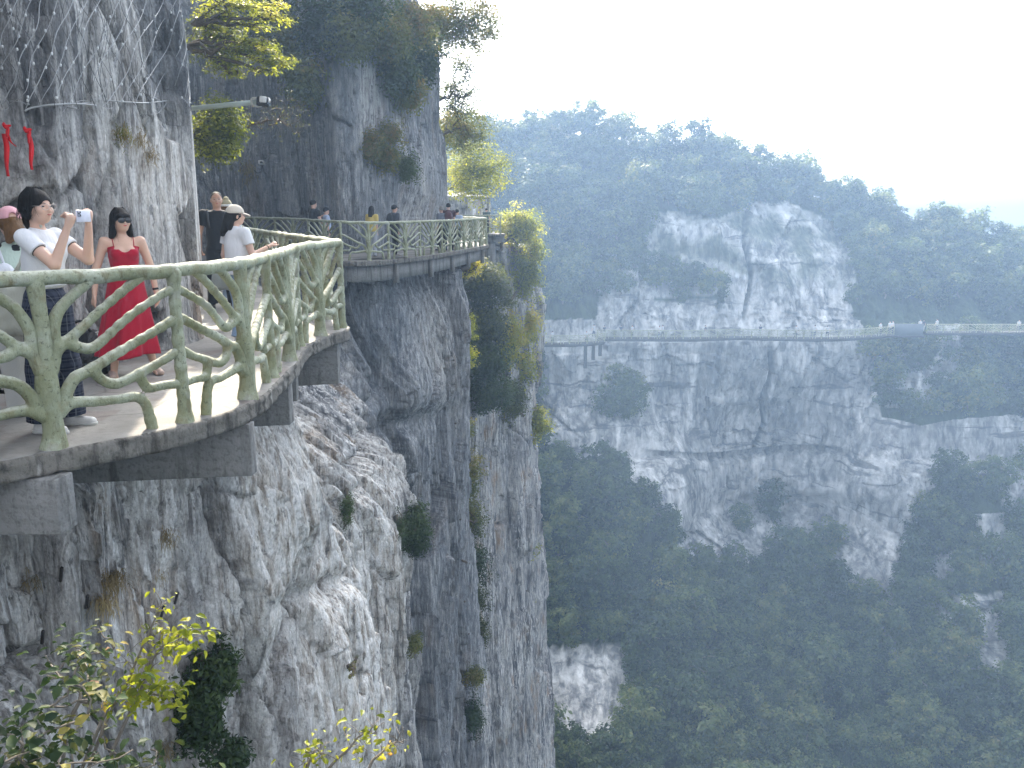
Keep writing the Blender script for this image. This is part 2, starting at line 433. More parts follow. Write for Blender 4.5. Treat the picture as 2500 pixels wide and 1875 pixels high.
def leaf_mat(name, ramp, trans=.45, rough=.5, pos=.25, bright=1.0):
    """ramp over the per-leaf random value; thin leaves pass light"""
    t = NT(name); a = t.attr('rnd')
    oi = t.n('ShaderNodeObjectInfo')
    tc = t.n('ShaderNodeTexCoord'); nz = t.noise(tc.outputs['Object'], pos, 3, .6)
    f = t.math('ADD', t.math('MULTIPLY', a, .55), t.math('MULTIPLY', t.ramp(nz, [(.35, 0), (.65, 1)]), .45))
    ob = t.math('SUBTRACT', oi.outputs['Random'], .5); f = t.math('ADD', f, t.math('MULTIPLY', ob, .45))
    c = t.ramp(f, ramp)
    d = t.n('ShaderNodeBsdfPrincipled'); t.l(c, d.inputs['Base Color']); d.inputs['Roughness'].default_value = rough; d.inputs['Specular IOR Level'].default_value = .18
    tr = t.n('ShaderNodeBsdfTranslucent'); c2 = t.mix(1, c, (1.0*bright, .95*bright, .45*bright), 'MULTIPLY'); t.l(t.mix(1, c2, (1.6, 1.6, 1.6), 'MULTIPLY'), tr.inputs['Color'])
    mx = t.n('ShaderNodeMixShader'); mx.inputs[0].default_value = trans; t.l(d.outputs[0], mx.inputs[1]); t.l(tr.outputs[0], mx.inputs[2])
    t.l(mx.outputs[0], t.out.inputs['Surface']); return t.m
def bark_mat(name='bark', lo=(.05, .04, .032), hi=(.15, .125, .10)):
    t = NT(name); v = t.coord(scale=(1, 1, .25)); n = t.noise(v, 40, 5, .6)
    t.bsdf(t.mix(n, lo, hi), .9, t.bump(n, .01), .2); return t.m
M_ROCK = rock_near(); M_FAR = rock_far()
M_CONC = concrete('weathered_grey_concrete', (.17, .168, .163), (.31, .305, .295), .6)
M_SLAB = concrete('stained_slab_edge_concrete', (.10, .092, .08), (.24, .225, .20), .85)
M_GREEN = green_concrete()
M_BARK = bark_mat()
M_BARKPALE = bark_mat('pale_bark', (.13, .11, .09), (.27, .24, .20))
L_FAR = leaf_mat('far_foliage', [(.08, (.015, .03, .012)), (.35, (.045, .075, .03)), (.58, (.10, .14, .055)), (.8, (.19, .21, .08)), (1, (.28, .22, .10))], .42, pos=.12)
L_DARK = leaf_mat('dark_evergreen_foliage', [(.15, (.015, .032, .014)), (.5, (.035, .065, .025)), (.85, (.075, .11, .035))], .3, pos=.5)
L_MID = leaf_mat('olive_foliage', [(.1, (.03, .045, .018)), (.42, (.08, .10, .035)), (.68, (.15, .165, .05)), (.95, (.26, .18, .07))], .45, pos=.4)
L_GOLD = leaf_mat('yellow_green_foliage', [(.08, (.07, .10, .025)), (.35, (.18, .21, .045)), (.65, (.35, .36, .07)), (.95, (.46, .36, .09))], .6, pos=.6)
L_BUSH = leaf_mat('glossy_bush_foliage', [(.1, (.012, .026, .014)), (.45, (.022, .045, .020)), (.68, (.045, .075, .025)), (.84, (.12, .12, .04)), (.95, (.28, .24, .06)), (1, (.22, .10, .06))], .3, .55, 1.5)
L_LIME = leaf_mat('lime_yellow_foliage', [(.1, (.10, .13, .02)), (.5, (.26, .30, .03)), (.85, (.42, .38, .06)), (1, (.4, .22, .08))], .5, .4, 2)
M_STRAW = leaf_mat('dry_grass', [(.1, (.15, .12, .07)), (.6, (.28, .22, .13)), (1, (.4, .33, .2))], .3, .7, 3)
# ------------------------------------------------------------------ near cliff
CU = [(-9,0),(-7,3),(-5.7,5.3),(-4.75,6.7),(-4.25,8),(-3.98,9.3),(-4.0,10.3),(-4.6,11.3),(-5.8,13),(-7.5,16.5),(-9.3,21),(-11.5,27),(-11.3,30.2),(-9.2,30.6),(-7,29),(-5.3,27.6),(-4.45,29.5),(-3.05,36.3),(-3.6,39),(-5,43),(-4.5,48),(-2.2,54.5),(-1.4,56.5),(-3,60),(-6,70)]
CL = [(-8,-1),(-6,2.5),(-4.9,5.2),(-3.95,6.9),(-3.65,8.3),(-3.5,9.8),(-3.6,11),(-3.95,12.2),(-5,14),(-6,17.5),(-6.6,21),(-6.8,24),(-6.5,26),(-6,27),(-5.4,27.8),(-4.6,28.4),(-3.5,31),(-2.35,34),(-3.2,37),(-4.5,42),(-3.5,48),(-.6,53.5),(.7,55.5),(.3,60),(-3,70)]
CB = [(-7,-1),(-5.4,2.5),(-4.4,5.2),(-3.7,7.1),(-3.5,8.6),(-3.3,10),(-3.2,11.8),(-3.1,13.6),(-3.0,15.6),(-2.85,18.2),(-3.6,20.4),(-4.1,23),(-4.5,25),(-4.6,26.6),(-4.3,28),(-3.8,29),(-2.9,31.5),(-2.15,34),(-2.8,37),(-3.6,42),(-2.5,48),(.3,53),(1.35,55.5),(.9,60),(-2,70)]
def cliff_plan(nspan=40):
    return [catmull(c, nspan) for c in (CU, CL, CB)]
def near_cliff():
    U, L, B = cliff_plan()
    d = np.concatenate([[0], np.cumsum(np.linalg.norm(np.diff(U*.5+L*.5, axis=0), axis=1))])
    # step along the wall grows with distance from the camera
    yy = (U[:, 1]+L[:, 1])/2; dens = 1/(.0022*np.clip(np.hypot(yy, 3), 4.5, 60)+.004)
    cum = np.concatenate([[0], np.cumsum((dens[1:]+dens[:-1])/2*np.diff(d))]); ns = int(min(1500, cum[-1]))
    s = np.interp(np.linspace(0, cum[-1], ns), cum, d)
    def at(C): return np.stack([np.interp(s, d, C[:, k]) for k in (0, 1)], 1)
    U, L, B = at(U), at(L), at(B)
    # height rows: fine near the deck
    zk = np.concatenate([np.linspace(-46, -20, 70), np.linspace(-20, -8, 150)[1:], np.linspace(-8, 6, 500)[1:], np.linspace(6, 15, 90)[1:]])
    Z = np.repeat(zk[:, None], ns, 1); S = np.repeat(s[None], len(zk), 0)
    wl = smooth(-.25, -1.0, Z) ; wb = smooth(-1.4, -5.0, Z)
    P = U[None]*(1-wl)[..., None]+(L[None]*(1-wb)[..., None]+B[None]*wb[..., None])*wl[..., None]
    # back-lean of the top of the wall
    T = np.gradient(P, axis=1); T /= np.linalg.norm(T, axis=-1, keepdims=True)+1e-9
    k = 25; ker = np.ones(k)/k
    for q in (0, 1):
        T[..., q] = np.apply_along_axis(lambda r: np.convolve(np.pad(r, k//2, mode='edge'), ker, 'valid'), 1, T[..., q])
    T /= np.linalg.norm(T, axis=-1, keepdims=True)+1e-9
    Nn = np.stack([T[..., 1], -T[..., 0]], -1)           # outward (to the void)
    far = smooth(14, 40, P[..., 1])
    zz = Z
    u, v, dep = proj(np.stack([P[..., 0], P[..., 1], Z], -1))
    X, Y = P[..., 0], P[..., 1]
    # ---- relief
    a = fbm(X*.30, Y*.30, zz*.10, 3, 1)*.55
    flute = fbm(S*.9, zz*.08+3, X*.15, 4, 5, True)*.16
    flute2 = fbm(S*3.0, zz*.22, zz*0+1, 4, 9, True)*.07
    sl_ = .22*(zz)                                              # joints lean a little along the wall
    wz = zz+.15*fbm(X*.9, Y*.9, zz*.6, 3, 21); ws = S+.10*fbm(X*.9, Y*.9, zz*.3, 3, 22)
    h1, g1 = slabs((ws+sl_*.35)*.48, wz*.10, 3, .8); h2, g2 = slabs((ws-sl_*.2)*1.35, wz*.24, 4, .8)
    h3, g3 = slabs((ws+sl_*.3)*3.6, wz*.7, 8, .8); h4, g4 = slabs(ws*9.5, wz*1.8, 12, .8)
    blocks = h1*.85-.30*smooth(.035, .0, g1)
    blocks2 = h2*.46-.16*smooth(.04, .0, g2)
    fineq = smooth(30, 12, Y)
    blocks3 = h3*.13-.035*smooth(.06, 0, g3)+(h4*.05-.012*smooth(.1, 0, g4))*fineq
    det = fbm(X*3.4, Y*3.4, zz*.6, 6, 31, True, .56)*.05
    low = smooth(0, -1.0, zz)
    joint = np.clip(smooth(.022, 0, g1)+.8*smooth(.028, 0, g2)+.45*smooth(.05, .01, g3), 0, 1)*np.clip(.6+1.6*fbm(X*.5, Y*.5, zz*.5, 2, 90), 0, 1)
    smoothwall = smooth(24, 28, Y)*smooth(40, 36, Y)     # the tall water-streaked wall is smoother
    disp = a*(.55+.2*low)*(1-.4*smoothwall)+flute*(.5+.7*low)+flute2*(.6+.6*low)+(blocks+blocks2)*(1-.55*smoothwall*(1-low))*(1-.25*low)+blocks3*(1-.35*smoothwall)+det*(1-.5*smoothwall)
    disp *= (1-.45*smooth(.6, 0, np.abs(zz))*(Y > 3))                     # calmer where the deck meets the wall
    def blob(cu, cv, ru, rv, amp, ang=0, p=2, ymin=0, ymax=99):
        c_, s_ = math.cos(ang), math.sin(ang); du, dv = u-cu, v-cv
        e = np.abs((du*c_+dv*s_)/ru)**p+np.abs((-du*s_+dv*c_)/rv)**p
        return amp*np.exp(-e)*((Y > ymin) & (Y < ymax) & (dep > 1))
    # big boulder and its undercut below the far deck, ledges, the overhang to the left of it
    disp += blob(1010, 860, 90, 150, .55, .1, p=6, ymin=24, ymax=36)-blob(960, 1035, 120, 26, .5, -.25, ymin=14, ymax=36)
    
    disp += blob(700, 1180, 130, 190, .22, .25, p=3, ymin=6, ymax=24)-blob(700, 1420, 150, 26, .20, -.35, ymin=6, ymax=24)
    disp += blob(520, 1330, 70, 260, .35, p=4, ymin=5, ymax=16)
    disp += blob(760, 1600, 110, 300, .32, p=4, ymin=8, ymax=24)
    disp -= blob(850, 1050, 22, 230, .5, .42, ymin=10, ymax=30)+blob(1000, 1560, 12, 260, .35, .03, ymin=20, ymax=36)
    disp += blob(330, 430, 80, 95, .45, -.4, p=4, ymin=5, ymax=13)-blob(330, 330, 90, 12, .14, .2, ymin=5, ymax=13)   # blocky ledge above the deck
    disp += blob(80, 520, 60, 160, .25, p=4, ymin=5, ymax=11)-blob(190, 600, 14, 260, .25, .1, ymin=5, ymax=11)
    disp += blob(150, 150, 120, 120, .2, p=4, ymin=5, ymax=11)
    disp += blob(1010, 420, 40, 90, .5, -.5, ymin=24, ymax=38)
    lean = -.035*np.clip(zz-6, 0, None)**2*smooth(22, 27, Y)-.2*np.clip(zz-7.5, 0, None)
    low_lean = .05*np.clip(-zz-14, 0, None)
    disp = disp+lean+low_lean
    # never across the walkway: hold the wall back at deck height
    hold = smooth(-.3, .1, zz)*smooth(7.5, 2.0, zz)*smooth(58, 56, Y)
    disp = np.where(hold > 0, np.minimum(disp, disp*(1-hold)+hold*np.minimum(disp, .30)), disp)
    gq = smooth(37, 42, Y); over = np.clip(zz-2.2, 0, None); disp = disp-gq*over*.9; zz = np.where(zz > 2.2, 2.2+over*(1-.85*gq), zz)
    V = np.stack([X+Nn[..., 0]*disp, Y+Nn[..., 1]*disp, zz+.05*fbm(X*2, Y*2, zz*2, 2, 77)], -1)
    # cap: ground running back from the lip
    back = []
    for kx, (db, dz) in enumerate(((1.2, .5), (4, 1.6), (10, 3.0), (22, 3))):
        q = V[-1].copy(); q[:, 0] -= Nn[-1, :, 0]*db; q[:, 1] -= Nn[-1, :, 1]*db*.4; q[:, 2] += dz; back.append(q)
    V = np.concatenate([V, np.array(back)])
    pale = blob(520, 1330, 75, 240, .8, p=4, ymin=5, ymax=16)+blob(760, 1560, 120, 330, .8, .05, p=4, ymin=8, ymax=24)+blob(880, 1350, 45, 300, .8, -.05, p=4, ymin=10, ymax=26)+blob(330, 430, 90, 130, .6, -.4, p=4, ymax=13)+blob(60, 560, 80, 190, .5, p=4, ymax=11)+blob(450, 500, 40, 170, .4, p=4, ymax=13)+blob(470, 250, 26, 200, .3, ymax=13)+blob(1070, 850, 50, 180, .35, p=3, ymin=24, ymax=36)+blob(640, 1100, 60, 110, .4, p=3, ymin=6, ymax=20)+blob(250, 240, 40, 260, .3, .1, ymax=11)
    pale = pale+blob(900, 260, 28, 190, .55, .03, p=3, ymin=24)+blob(965, 250, 18, 160, .6, 0, p=3, ymin=24)+blob(1010, 520, 30, 120, .4, p=3, ymin=24)+blob(1000, 820, 60, 120, .4, p=3, ymin=24)+blob(820, 900, 14, 160, .5, .1, ymin=20)+.38*smooth(.5, -1, Z)*smooth(20, 12, Y)+blob(700, 1450, 70, 220, .8, .1, p=3, ymin=6, ymax=22)
    blue = smooth(22, 26, Y)*.6*smooth(46, 40, Y)+blob(950, 780, 130, 140, .3, ymin=20, ymax=36)+blob(380, 100, 120, 150, .7, p=4, ymax=12)+blob(140, 560, 50, 130, .5, p=4, ymax=11)+blob(440, 1330, 28, 330, .8, .02, p=4, ymin=5, ymax=16)+blob(640, 1200, 30, 160, .4, .1, ymin=5, ymax=16)
    nb = len(back)
    def ext(A): return np.concatenate([np.clip(A, 0, 1), np.zeros((nb, ns))]).ravel()
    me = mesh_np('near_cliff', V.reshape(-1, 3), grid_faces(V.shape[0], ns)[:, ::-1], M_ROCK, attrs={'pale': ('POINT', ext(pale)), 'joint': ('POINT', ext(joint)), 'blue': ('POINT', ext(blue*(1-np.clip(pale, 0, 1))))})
    o = link('near_cliff', me); tag(o, 'grey streaked limestone cliff carrying the near walkway', 'cliff', kind='structure')
    return V
NC = near_cliff()
NCu, NCv, NCd = proj(NC)
_k = (NCd > 1) & (NCu > -400) & (NCu < 1500) & (NCv > -300) & (NCv < 2400) & (NC[..., 1] < 75)
_P = NC[_k]; _u = NCu[_k]; _v = NCv[_k]; _d = NCd[_k]
_o = np.argsort(_u, kind='stable'); _P, _u, _v, _d = _P[_o], _u[_o], _v[_o], _d[_o]
def cliff_at(u, v, ymin=0, ymax=99):
    """nearest visible point of the near cliff to a pixel of the photograph"""
    for w in (9, 40, 200, 2000):
        a, b = np.searchsorted(_u, (u-w, u+w)); P = _P[a:b]; e = (_u[a:b]-u)**2+(_v[a:b]-v)**2; m = (P[:, 1] > ymin) & (P[:, 1] < ymax) & (e < w*w)
        if m.any(): break
    P = P[m]; e = e[m]; d = _d[a:b][m]
    c = e < e.min()+60; k = np.argmin(np.where(c, d, 1e9)); return P[k].copy()

# ------------------------------------------------------------------ far side of the gorge
def far_side():
    xs = np.linspace(-60, 125, 680)
    tz = [-95, -75, -62, -54, -48, -43, -39, -16.6, -15.9, -15.6, -12, -2, 8]   # profile height
    ty = [10, 34, 56, 76, 92, 103, 111, 114.5, 114.8, 117, 118, 122, 132]
    ku = [1000, 1180, 1300, 1450, 1600, 1700, 1780, 1870, 2000, 2200, 2350, 2500, 2800]
    kv = [330, 345, 335, 350, 385, 385, 420, 470, 500, 555, 590, 615, 690]
    kz = [at_y(a, b, 142)[2] for a, b in zip(ku, kv)]; kx = [at_y(a, b, 142)[0] for a, b in zip(ku, kv)]
    top = np.interp(xs, kx, kz)
    T = np.concatenate([np.linspace(0, 6, 110), np.linspace(6, 7, 210)[1:], np.linspace(7, 12, 120)[1:]])
    Yp = np.interp(T, np.arange(13), ty); Zp = np.interp(T, np.arange(13), tz)
    X = np.repeat(xs[None], len(T), 0); Y = np.repeat(Yp[:, None], len(xs), 1); Z = np.repeat(Zp[:, None], len(xs), 1)
    f = smooth(9, 12, T)[:, None]; Z = Z*(1-f)+(Z+(top[None]-8)*1.0)*f
    Y = Y+f*6
    # buttresses and bays
    def bell(A, c, w): return np.exp(-np.abs((A-c)/w)**2.5)
    lo = smooth(-20, -34, Z)
    Y = Y-16*bell(X, 11, 13)*smooth(-22, -36, Z)-13*bell(X, 58, 12)*smooth(-18, -34, Z)+6*bell(X, 33, 12)*smooth(-18, -30, Z)*smooth(-50, -40, Z)
    Y = Y+3*fbm(X*.03, Y*.03, Z*.02, 3, 41)
    rockw = smooth(-50, -42, Z)*smooth(22, 10, Z)
    Y = Y-1.6*fbm(X*.14, Z*.03, X*0, 4, 42, True)*rockw-.8*fbm(X*.5, Z*.06, X*0, 4, 43, True)*rockw
    wx = X+.5*fbm(X*.3, Z*.08, X*0, 3, 5); wzz = Z+.35*fbm(X*.12, Z*.3, X*0, 3, 6)
    h1, g1 = slabs(wx*.11, wzz*.05, 45, .8); h2, g2 = slabs(wx*.33, wzz*.16, 46, .8); h3, g3 = slabs(wx*.9, wzz*.45, 47, .8)
    Y = Y-(h1*2.6-.5*smooth(.03, 0, g1)+h2*1.1-.25*smooth(.04, 0, g2)+h3*.45-.08*smooth(.08, 0, g3)+.2*smooth(.0, .25, vnoise(X*.03, Z*.22, X*0, 51)))*rockw
    Y = np.where((Z > -17.4) & (Z < -12.5), np.maximum(Y, 112.2), Y); Y = np.where((Z <= -17.4) & (Z > -30), np.maximum(Y, 110.2-(-17.4-Z)*.3), Y)
    Z = Z+1.5*fbm(X*.06, Y*.05, X*0, 3, 48)*smooth(-44, -52, Z)+2.0*fbm(X*.06, Y*.05, X*0+9, 3, 49)*smooth(0, 10, Z)
    pu, pv, _ = proj(np.stack([X, Y, Z], -1))
    ledge = smooth(14, 4, np.abs(pv-1108-10*np.sin(pu*.012)))*smooth(1560, 1620, pu)*smooth(2100, 2040, pu)
    crk = smooth(9, 3, np.abs(pu-(1852+(1080-pv)*.16+6*np.sin(pv*.05))))*smooth(840, 880, pv)*smooth(1110, 1080, pv)+smooth(7, 2, np.abs(pu-1826-8*np.sin(pv*.03)))*smooth(480, 520, pv)*smooth(800, 770, pv)
    hollow = np.exp(-((pu-1930)/150)**4-((pv-1290)/75)**4); lip = np.exp(-((pu-2030)/120)**4-((pv-1170)/40)**4); nose = np.exp(-((pu-2120)/70)**4-((pv-1260)/170)**4)
    Y = Y+1.6*ledge+2.0*crk+2.2*hollow-1.6*lip-2.5*nose
    global FJ
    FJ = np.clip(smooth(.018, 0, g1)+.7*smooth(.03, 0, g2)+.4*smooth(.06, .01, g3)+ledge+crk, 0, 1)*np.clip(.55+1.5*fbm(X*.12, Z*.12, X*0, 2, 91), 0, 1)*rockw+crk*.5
    # over the top and away
    back = []
    for db, dz in ((6, 1), (20, 0), (60, -12), (140, -60)):
        q = np.stack([X[-1]*(1+db/400), Y[-1]+db, Z[-1]+dz], -1); back.append(q)
    V = np.concatenate([np.stack([X, Y, Z], -1), np.array(back)])
    return V
FV = far_side()
FU_, FVV, FD = proj(FV)
def inpoly(u, v, poly):
    poly = np.array(poly, float)*1.1302; c = np.zeros(u.shape, bool); n = len(poly)
    for i in range(n):
        x0, y0 = poly[i]; x1, y1 = poly[(i+1) % n]
        if y0 == y1: continue
        c ^= ((y0 > v) != (y1 > v)) & (u < (x1-x0)*(v-y0)/(y1-y0)+x0)
    return c
ROCKS = [
 [(1385,462),(1560,470),(1640,430),(1700,440),(1800,480),(1845,560),(1845,650),(1720,655),(1600,630),(1490,560),(1400,520)],
 [(1690,640),(1760,640),(1790,700),(1690,700)],
 [(1160,690),(1860,690),(1885,800),(1900,900),(1990,920),(2060,900),(2212,900),(2260,1120),(2190,1100),(2150,1010),(2075,965),(2010,1020),(1975,1120),(1940,1250),(1925,1300),(1870,1270),(1780,1235),(1700,1200),(1600,1215),(1480,1190),(1450,1130),(1400,1050),(1330,1010),(1240,1000),(1160,930)],
 [(1120,1400),(1380,1390),(1370,1500),(1340,1590),(1250,1600),(1120,1500)],
 [(2055,1290),(2190,1270),(2190,1420),(2150,1500),(2110,1440)],
 [(1890,1290),(1945,1290),(1930,1400),(1895,1420)], [(2020,700),(2080,700),(2080,820),(2020,830)], [(2100,1110),(2180,1100),(2200,1210),(2120,1200)], [(1985,1210),(2060,1190),(2065,1320),(2010,1320)], [(1450,1020),(1560,1040),(1560,1060),(1450,1060)], [(1290,600),(1420,650),(1660,650),(1700,700),(1290,700)]]
TREES_IN = [
 [(1290,850),(1350,800),(1400,870),(1390,915),(1330,905),(1280,895)], [(1535,1130),(1640,1065),(1700,1090),(1690,1120),(1600,1145)],
 [(1890,770),(2000,760),(2060,860),(2212,790),(2212,860),(2060,880),(1990,880),(1910,880)], [(1310,540),(1480,560),(1540,640),(1300,640)], [(1700,1170),(1790,1150),(1790,1210),(1700,1210)]]
def rock_mask(u, v):
    m = np.zeros(u.shape, bool)
    for p in ROCKS: m |= inpoly(u, v, p)
    for p in TREES_IN: m &= ~inpoly(u, v, p)
    return m
wob = 11
wu = FU_+wob*2*fbm(FV[..., 0]*.15, FV[..., 2]*.15, FV[..., 0]*0, 3, 61); wv = FVV+wob*2*fbm(FV[..., 0]*.15, FV[..., 2]*.15, FV[..., 0]*0, 3, 62)
FROCK = rock_mask(wu, wv) | rock_mask(wu, wv-46)
for _p in TREES_IN: FROCK |= inpoly(wu, wv, _p) & (wv > 500)
moss = np.where(FROCK, np.clip(fbm(FV[..., 0]*.2, FV[..., 2]*.3, FV[..., 0]*0, 4, 63)*3-.9+1.3*smooth(-13, -6, FV[..., 2]), 0, .45+.3*smooth(-13, -6, FV[..., 2])), 1.)
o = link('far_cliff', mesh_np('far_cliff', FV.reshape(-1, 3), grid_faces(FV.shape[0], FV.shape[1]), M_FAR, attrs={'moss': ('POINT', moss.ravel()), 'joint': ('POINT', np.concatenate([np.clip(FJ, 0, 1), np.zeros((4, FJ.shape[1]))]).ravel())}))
tag(o, 'pale blocky cliff and wooded slope across the gorge', 'cliff', kind='structure')
# gorge floor reaching away under everything
mb = MB(); gx, gy = np.meshgrid(np.linspace(-172, 262, 60), np.linspace(-80, 325, 60), indexing='ij')
gz = -106+10*fbm(gx*.01, gy*.01, gx*0, 4, 71)
mb.add(np.stack([gx, gy, gz], -1).reshape(-1, 3), grid_faces(60, 60)[:, ::-1])
M_FLOOR = simple('forest_floor', (.045, .065, .03), .9, .2, .4, 0)
tag(mb.build('gorge_floor', M_FLOOR), 'dark wooded floor of the gorge', 'ground', kind='structure')
# ------------------------------------------------------------------ walkway
RH = 1.075      # handrail centre height
base_px = [(133, 1093), (452, 1029), (606, 972), (664, 921), (707, 880), (731, 845), (783, 819), (836, 800)]
NEARB = [on_z(u, v)[:2] for u, v in base_px]
# carry the path out of the frame to the left, and back into the cove behind the corner
d0 = np.array(NEARB[0])-np.array(NEARB[1]); d0 /= np.linalg.norm(d0)
EXT = [tuple(np.array(NEARB[0])+d0*.92+np.array([-.05, .05])), tuple(np.array(NEARB[0])+d0*1.8+np.array([-.25, .2]))]
NEAR_NODES = EXT[::-1]+NEARB
COVE = [(-2.55, 11.75), (-3.1, 12.9), (-3.75, 14.2), (-4.4, 15.6), (-5.1, 17.1), (-5.75, 18.7), (-6.4, 20.5), (-7.1, 22.4), (-8.0, 24.4), (-9.2, 26.4)]
farpx = [(600, 29.4, .12), (692, 27.4, .10), (784, 25.7, .06), (852, 24.6, .03), (931, 25.6, 0), (1012, 27.4, 0), (1061, 28.9, 0), (1101, 30.7, 0), (1143, 33.2, 0), (1187, 36.4, 0)]
FARP = [((u-1250)/2100*(y*CP+1.5*SP), y, z) for u, y, z in farpx]
THIRD = [(-3.9, 51.6, 0), (-.72, 51.6, 0)]
EDGE = np.array([(*p, 0) for p in NEAR_NODES]+[(*p, 0) for p in COVE]+[(-10.2, 28.2, .08), (-10.0, 29.6, .12), (-9.1, 29.9, .12)]+FARP[1:]+[(-1.35, 38.5, 0), (-2.2, 41, 0), (-3.4, 44, 0), (-4.4, 47.5, 0), (-4.6, 50.5, 0)]+THIRD+[(-.75, 54, 0), (-1.4, 57, 0)], float)
def slab():
    E = resample(catmull(EDGE, 6), step=.045); E[:, 2] = np.interp(np.arange(len(E)), np.arange(len(E)), E[:, 2])
    T = np.gradient(E[:, :2], axis=0); T /= np.linalg.norm(T, axis=1, keepdims=True); k = 21
    for q in (0, 1): T[:, q] = np.convolve(np.pad(T[:, q], k//2, mode='edge'), np.ones(k)/k, 'valid')
    T /= np.linalg.norm(T, axis=1, keepdims=True)
    # cliff lies to the left of travel
    N = np.stack([-T[:, 1], T[:, 0]], 1)
    rn = lambda a, f, s: a*fbm(E[:, 0]*f, E[:, 1]*f, E[:, 0]*0, 4, s)
    th = .15
    nb = len(E); sec = []
    def row(off, z, j=0.0, jz=0.0, s=0): 
        o = -(off+rn(j, 7, s)); return np.stack([E[:, 0]-N[:, 0]*o*-1*-1, E[:, 1]-N[:, 1]*o*-1*-1, E[:, 2]+z+rn(jz, 9, s+1)], 1)
    def at(off, z, j=0, jz=0, s=0):
        o = off+rn(j, 7, s); return np.stack([E[:, 0]+N[:, 0]*o, E[:, 1]+N[:, 1]*o, E[:, 2]+z+rn(jz, 9, s+1)], 1)
    rows = [at(1.2, -th), at(-.02, -th), at(-.085, -th+.006, .03, .05, 1), at(-.088, -th+.03, .07, .02, 12), at(-.09, -th+.06, .06, 0, 2), at(-.088, -.06, .07, .01, 3), at(-.092, -.035, .05, 0, 13), at(-.090, -.010, .05, .03, 4), at(-.072, 0, .05, .008, 5), at(-.03, .002), at(.1, .003), at(.5, .002, 0, .004, 6), at(1.0, 0, 0, .004, 7), at(1.7, 0), at(2.6, 0)]
    V = np.array(rows)
    return V, E, T, N
SV, SE, ST, SN = slab()
F = grid_faces(SV.shape[0], SV.shape[1])
nz_ = len(SE)
def deck_mat():
    t = NT('walkway_floor'); v = t.coord(warp=.3, wscale=1.5)
    n1 = t.noise(v, .9, 6, .6); n2 = t.noise(v, 18, 6, .65)
    c = t.ramp(n1, [(.35, (.16, .152, .142)), (.5, (.235, .226, .212)), (.65, (.32, .305, .28))])
    c = t.mix(t.ramp(n2, [(.33, .5), (.5, 0)]), c, (.17, .16, .15))
    c = t.mix(t.ramp(t.noise(v, 1.7, 5, .6), [(.55, 0), (.62, .35)]), c, (.17, .115, .10))
    crack = t.ramp(t.vor(t.coord(warp=1.2, wscale=.7), .55, 'DISTANCE_TO_EDGE'), [(0, .6), (.008, 0)])
    c = t.mix(crack, c, (.09, .085, .08))
    t.bsdf(c, .8, t.bump(n2, .01, .6), .35); return t.m
M_DECK = deck_mat()
mi = np.zeros(len(F), int); per = SV.shape[1]-1; mi[8*per:] = 1
sl = thing('cliff_walkway', (0, 0, 0), 'grey concrete walkway slab bolted along the near cliff, stained broken edge', 'walkway')
sl['kind'] = 'structure'
link('walkway_floor', mesh_np('walkway_floor', SV.reshape(-1, 3), F[:, ::-1], [M_SLAB, M_DECK], matidx=mi), sl)

# ---- railing patterns: polylines (along, height, radius) to the right of a trunk, .95 m to the next post
PAT = [
 [(.0, .20, .055), (.06, .24, .05), (.10, .33, .045), (.17, .43, .042), (.27, .47, .042), (.43, .54, .04), (.65, .63, .038), (.87, .72, .038), (.95, .74, .04)],
 [(.29, .475, .036), (.33, .41, .034), (.39, .37, .036), (.47, .355, .036), (.61, .40, .036), (.80, .46, .034), (.95, .52, .038)],
 [(.62, .395, .032), (.63, .335, .032), (.67, .285, .034), (.80, .29, .034), (.95, .28, .036)],
 [(.03, .22, .05), (.15, .275, .04), (.28, .26, .038), (.47, .24, .036), (.57, .245, .036), (.64, .19, .038), (.68, .0, .05)],
 [(.02, .46, .05), (.07, .61, .042), (.072, .735, .04), (.09, .83, .04), (.15, .91, .038), (.27, 1.0, .038), (.36, 1.075, .042)],
 [(.085, .63, .04), (.13, .655, .038), (.24, .74, .035), (.39, .85, .035), (.60, 1.0, .036), (.72, 1.075, .042)],
 [(.15, .665, .034), (.19, .635, .034), (.23, .62, .034), (.30, .61, .035), (.39, .65, .035), (.58, .79, .034), (.84, .92, .034), (.95, .95, .038)]]
TRUNK = [(0, -.01, .085), (0, .05, .063), (.005, .22, .058), (-.008, .40, .064), (0, .54, .048), (.008, .75, .043), (0, .95, .042), (0, 1.06, .05)]
POST = [(0, -.01, .07), (0, .05, .048), (0, .3, .041), (0, .6, .039), (0, .95, .04), (0, 1.06, .05)]
def on_path(nodes, i, s):
    """s runs 0..1 between node i and i+1 (both x,y,z)"""
    P = nodes; n = len(P); a = np.clip(i+s, 0, n-1); k = int(min(a, n-2)); f = a-k
    p0 = P[max(k-1, 0)]; p1 = P[k]; p2 = P[k+1]; p3 = P[min(k+2, n-1)]
    lin = p1*(1-f)+p2*f
    if k == 0 or k >= n-2: return lin
    cr = .5*((2*p1)+(-p0+p2)*f+(2*p0-5*p1+4*p2-p3)*f*f+(-p0+3*p1-3*p2+p3)*f**3)
    return .5*lin+.5*cr
def rail_bump(amp=.0055, f=11):
    return lambda V: amp*fbm(V[:, 0]*f, V[:, 1]*f, V[:, 2]*f*.6, 4, 3)+.4*amp*fbm(V[:, 0]*60, V[:, 1]*60, V[:, 2]*40, 2, 4)
RAILG = 'branch shaped railing sections of the near walkway'
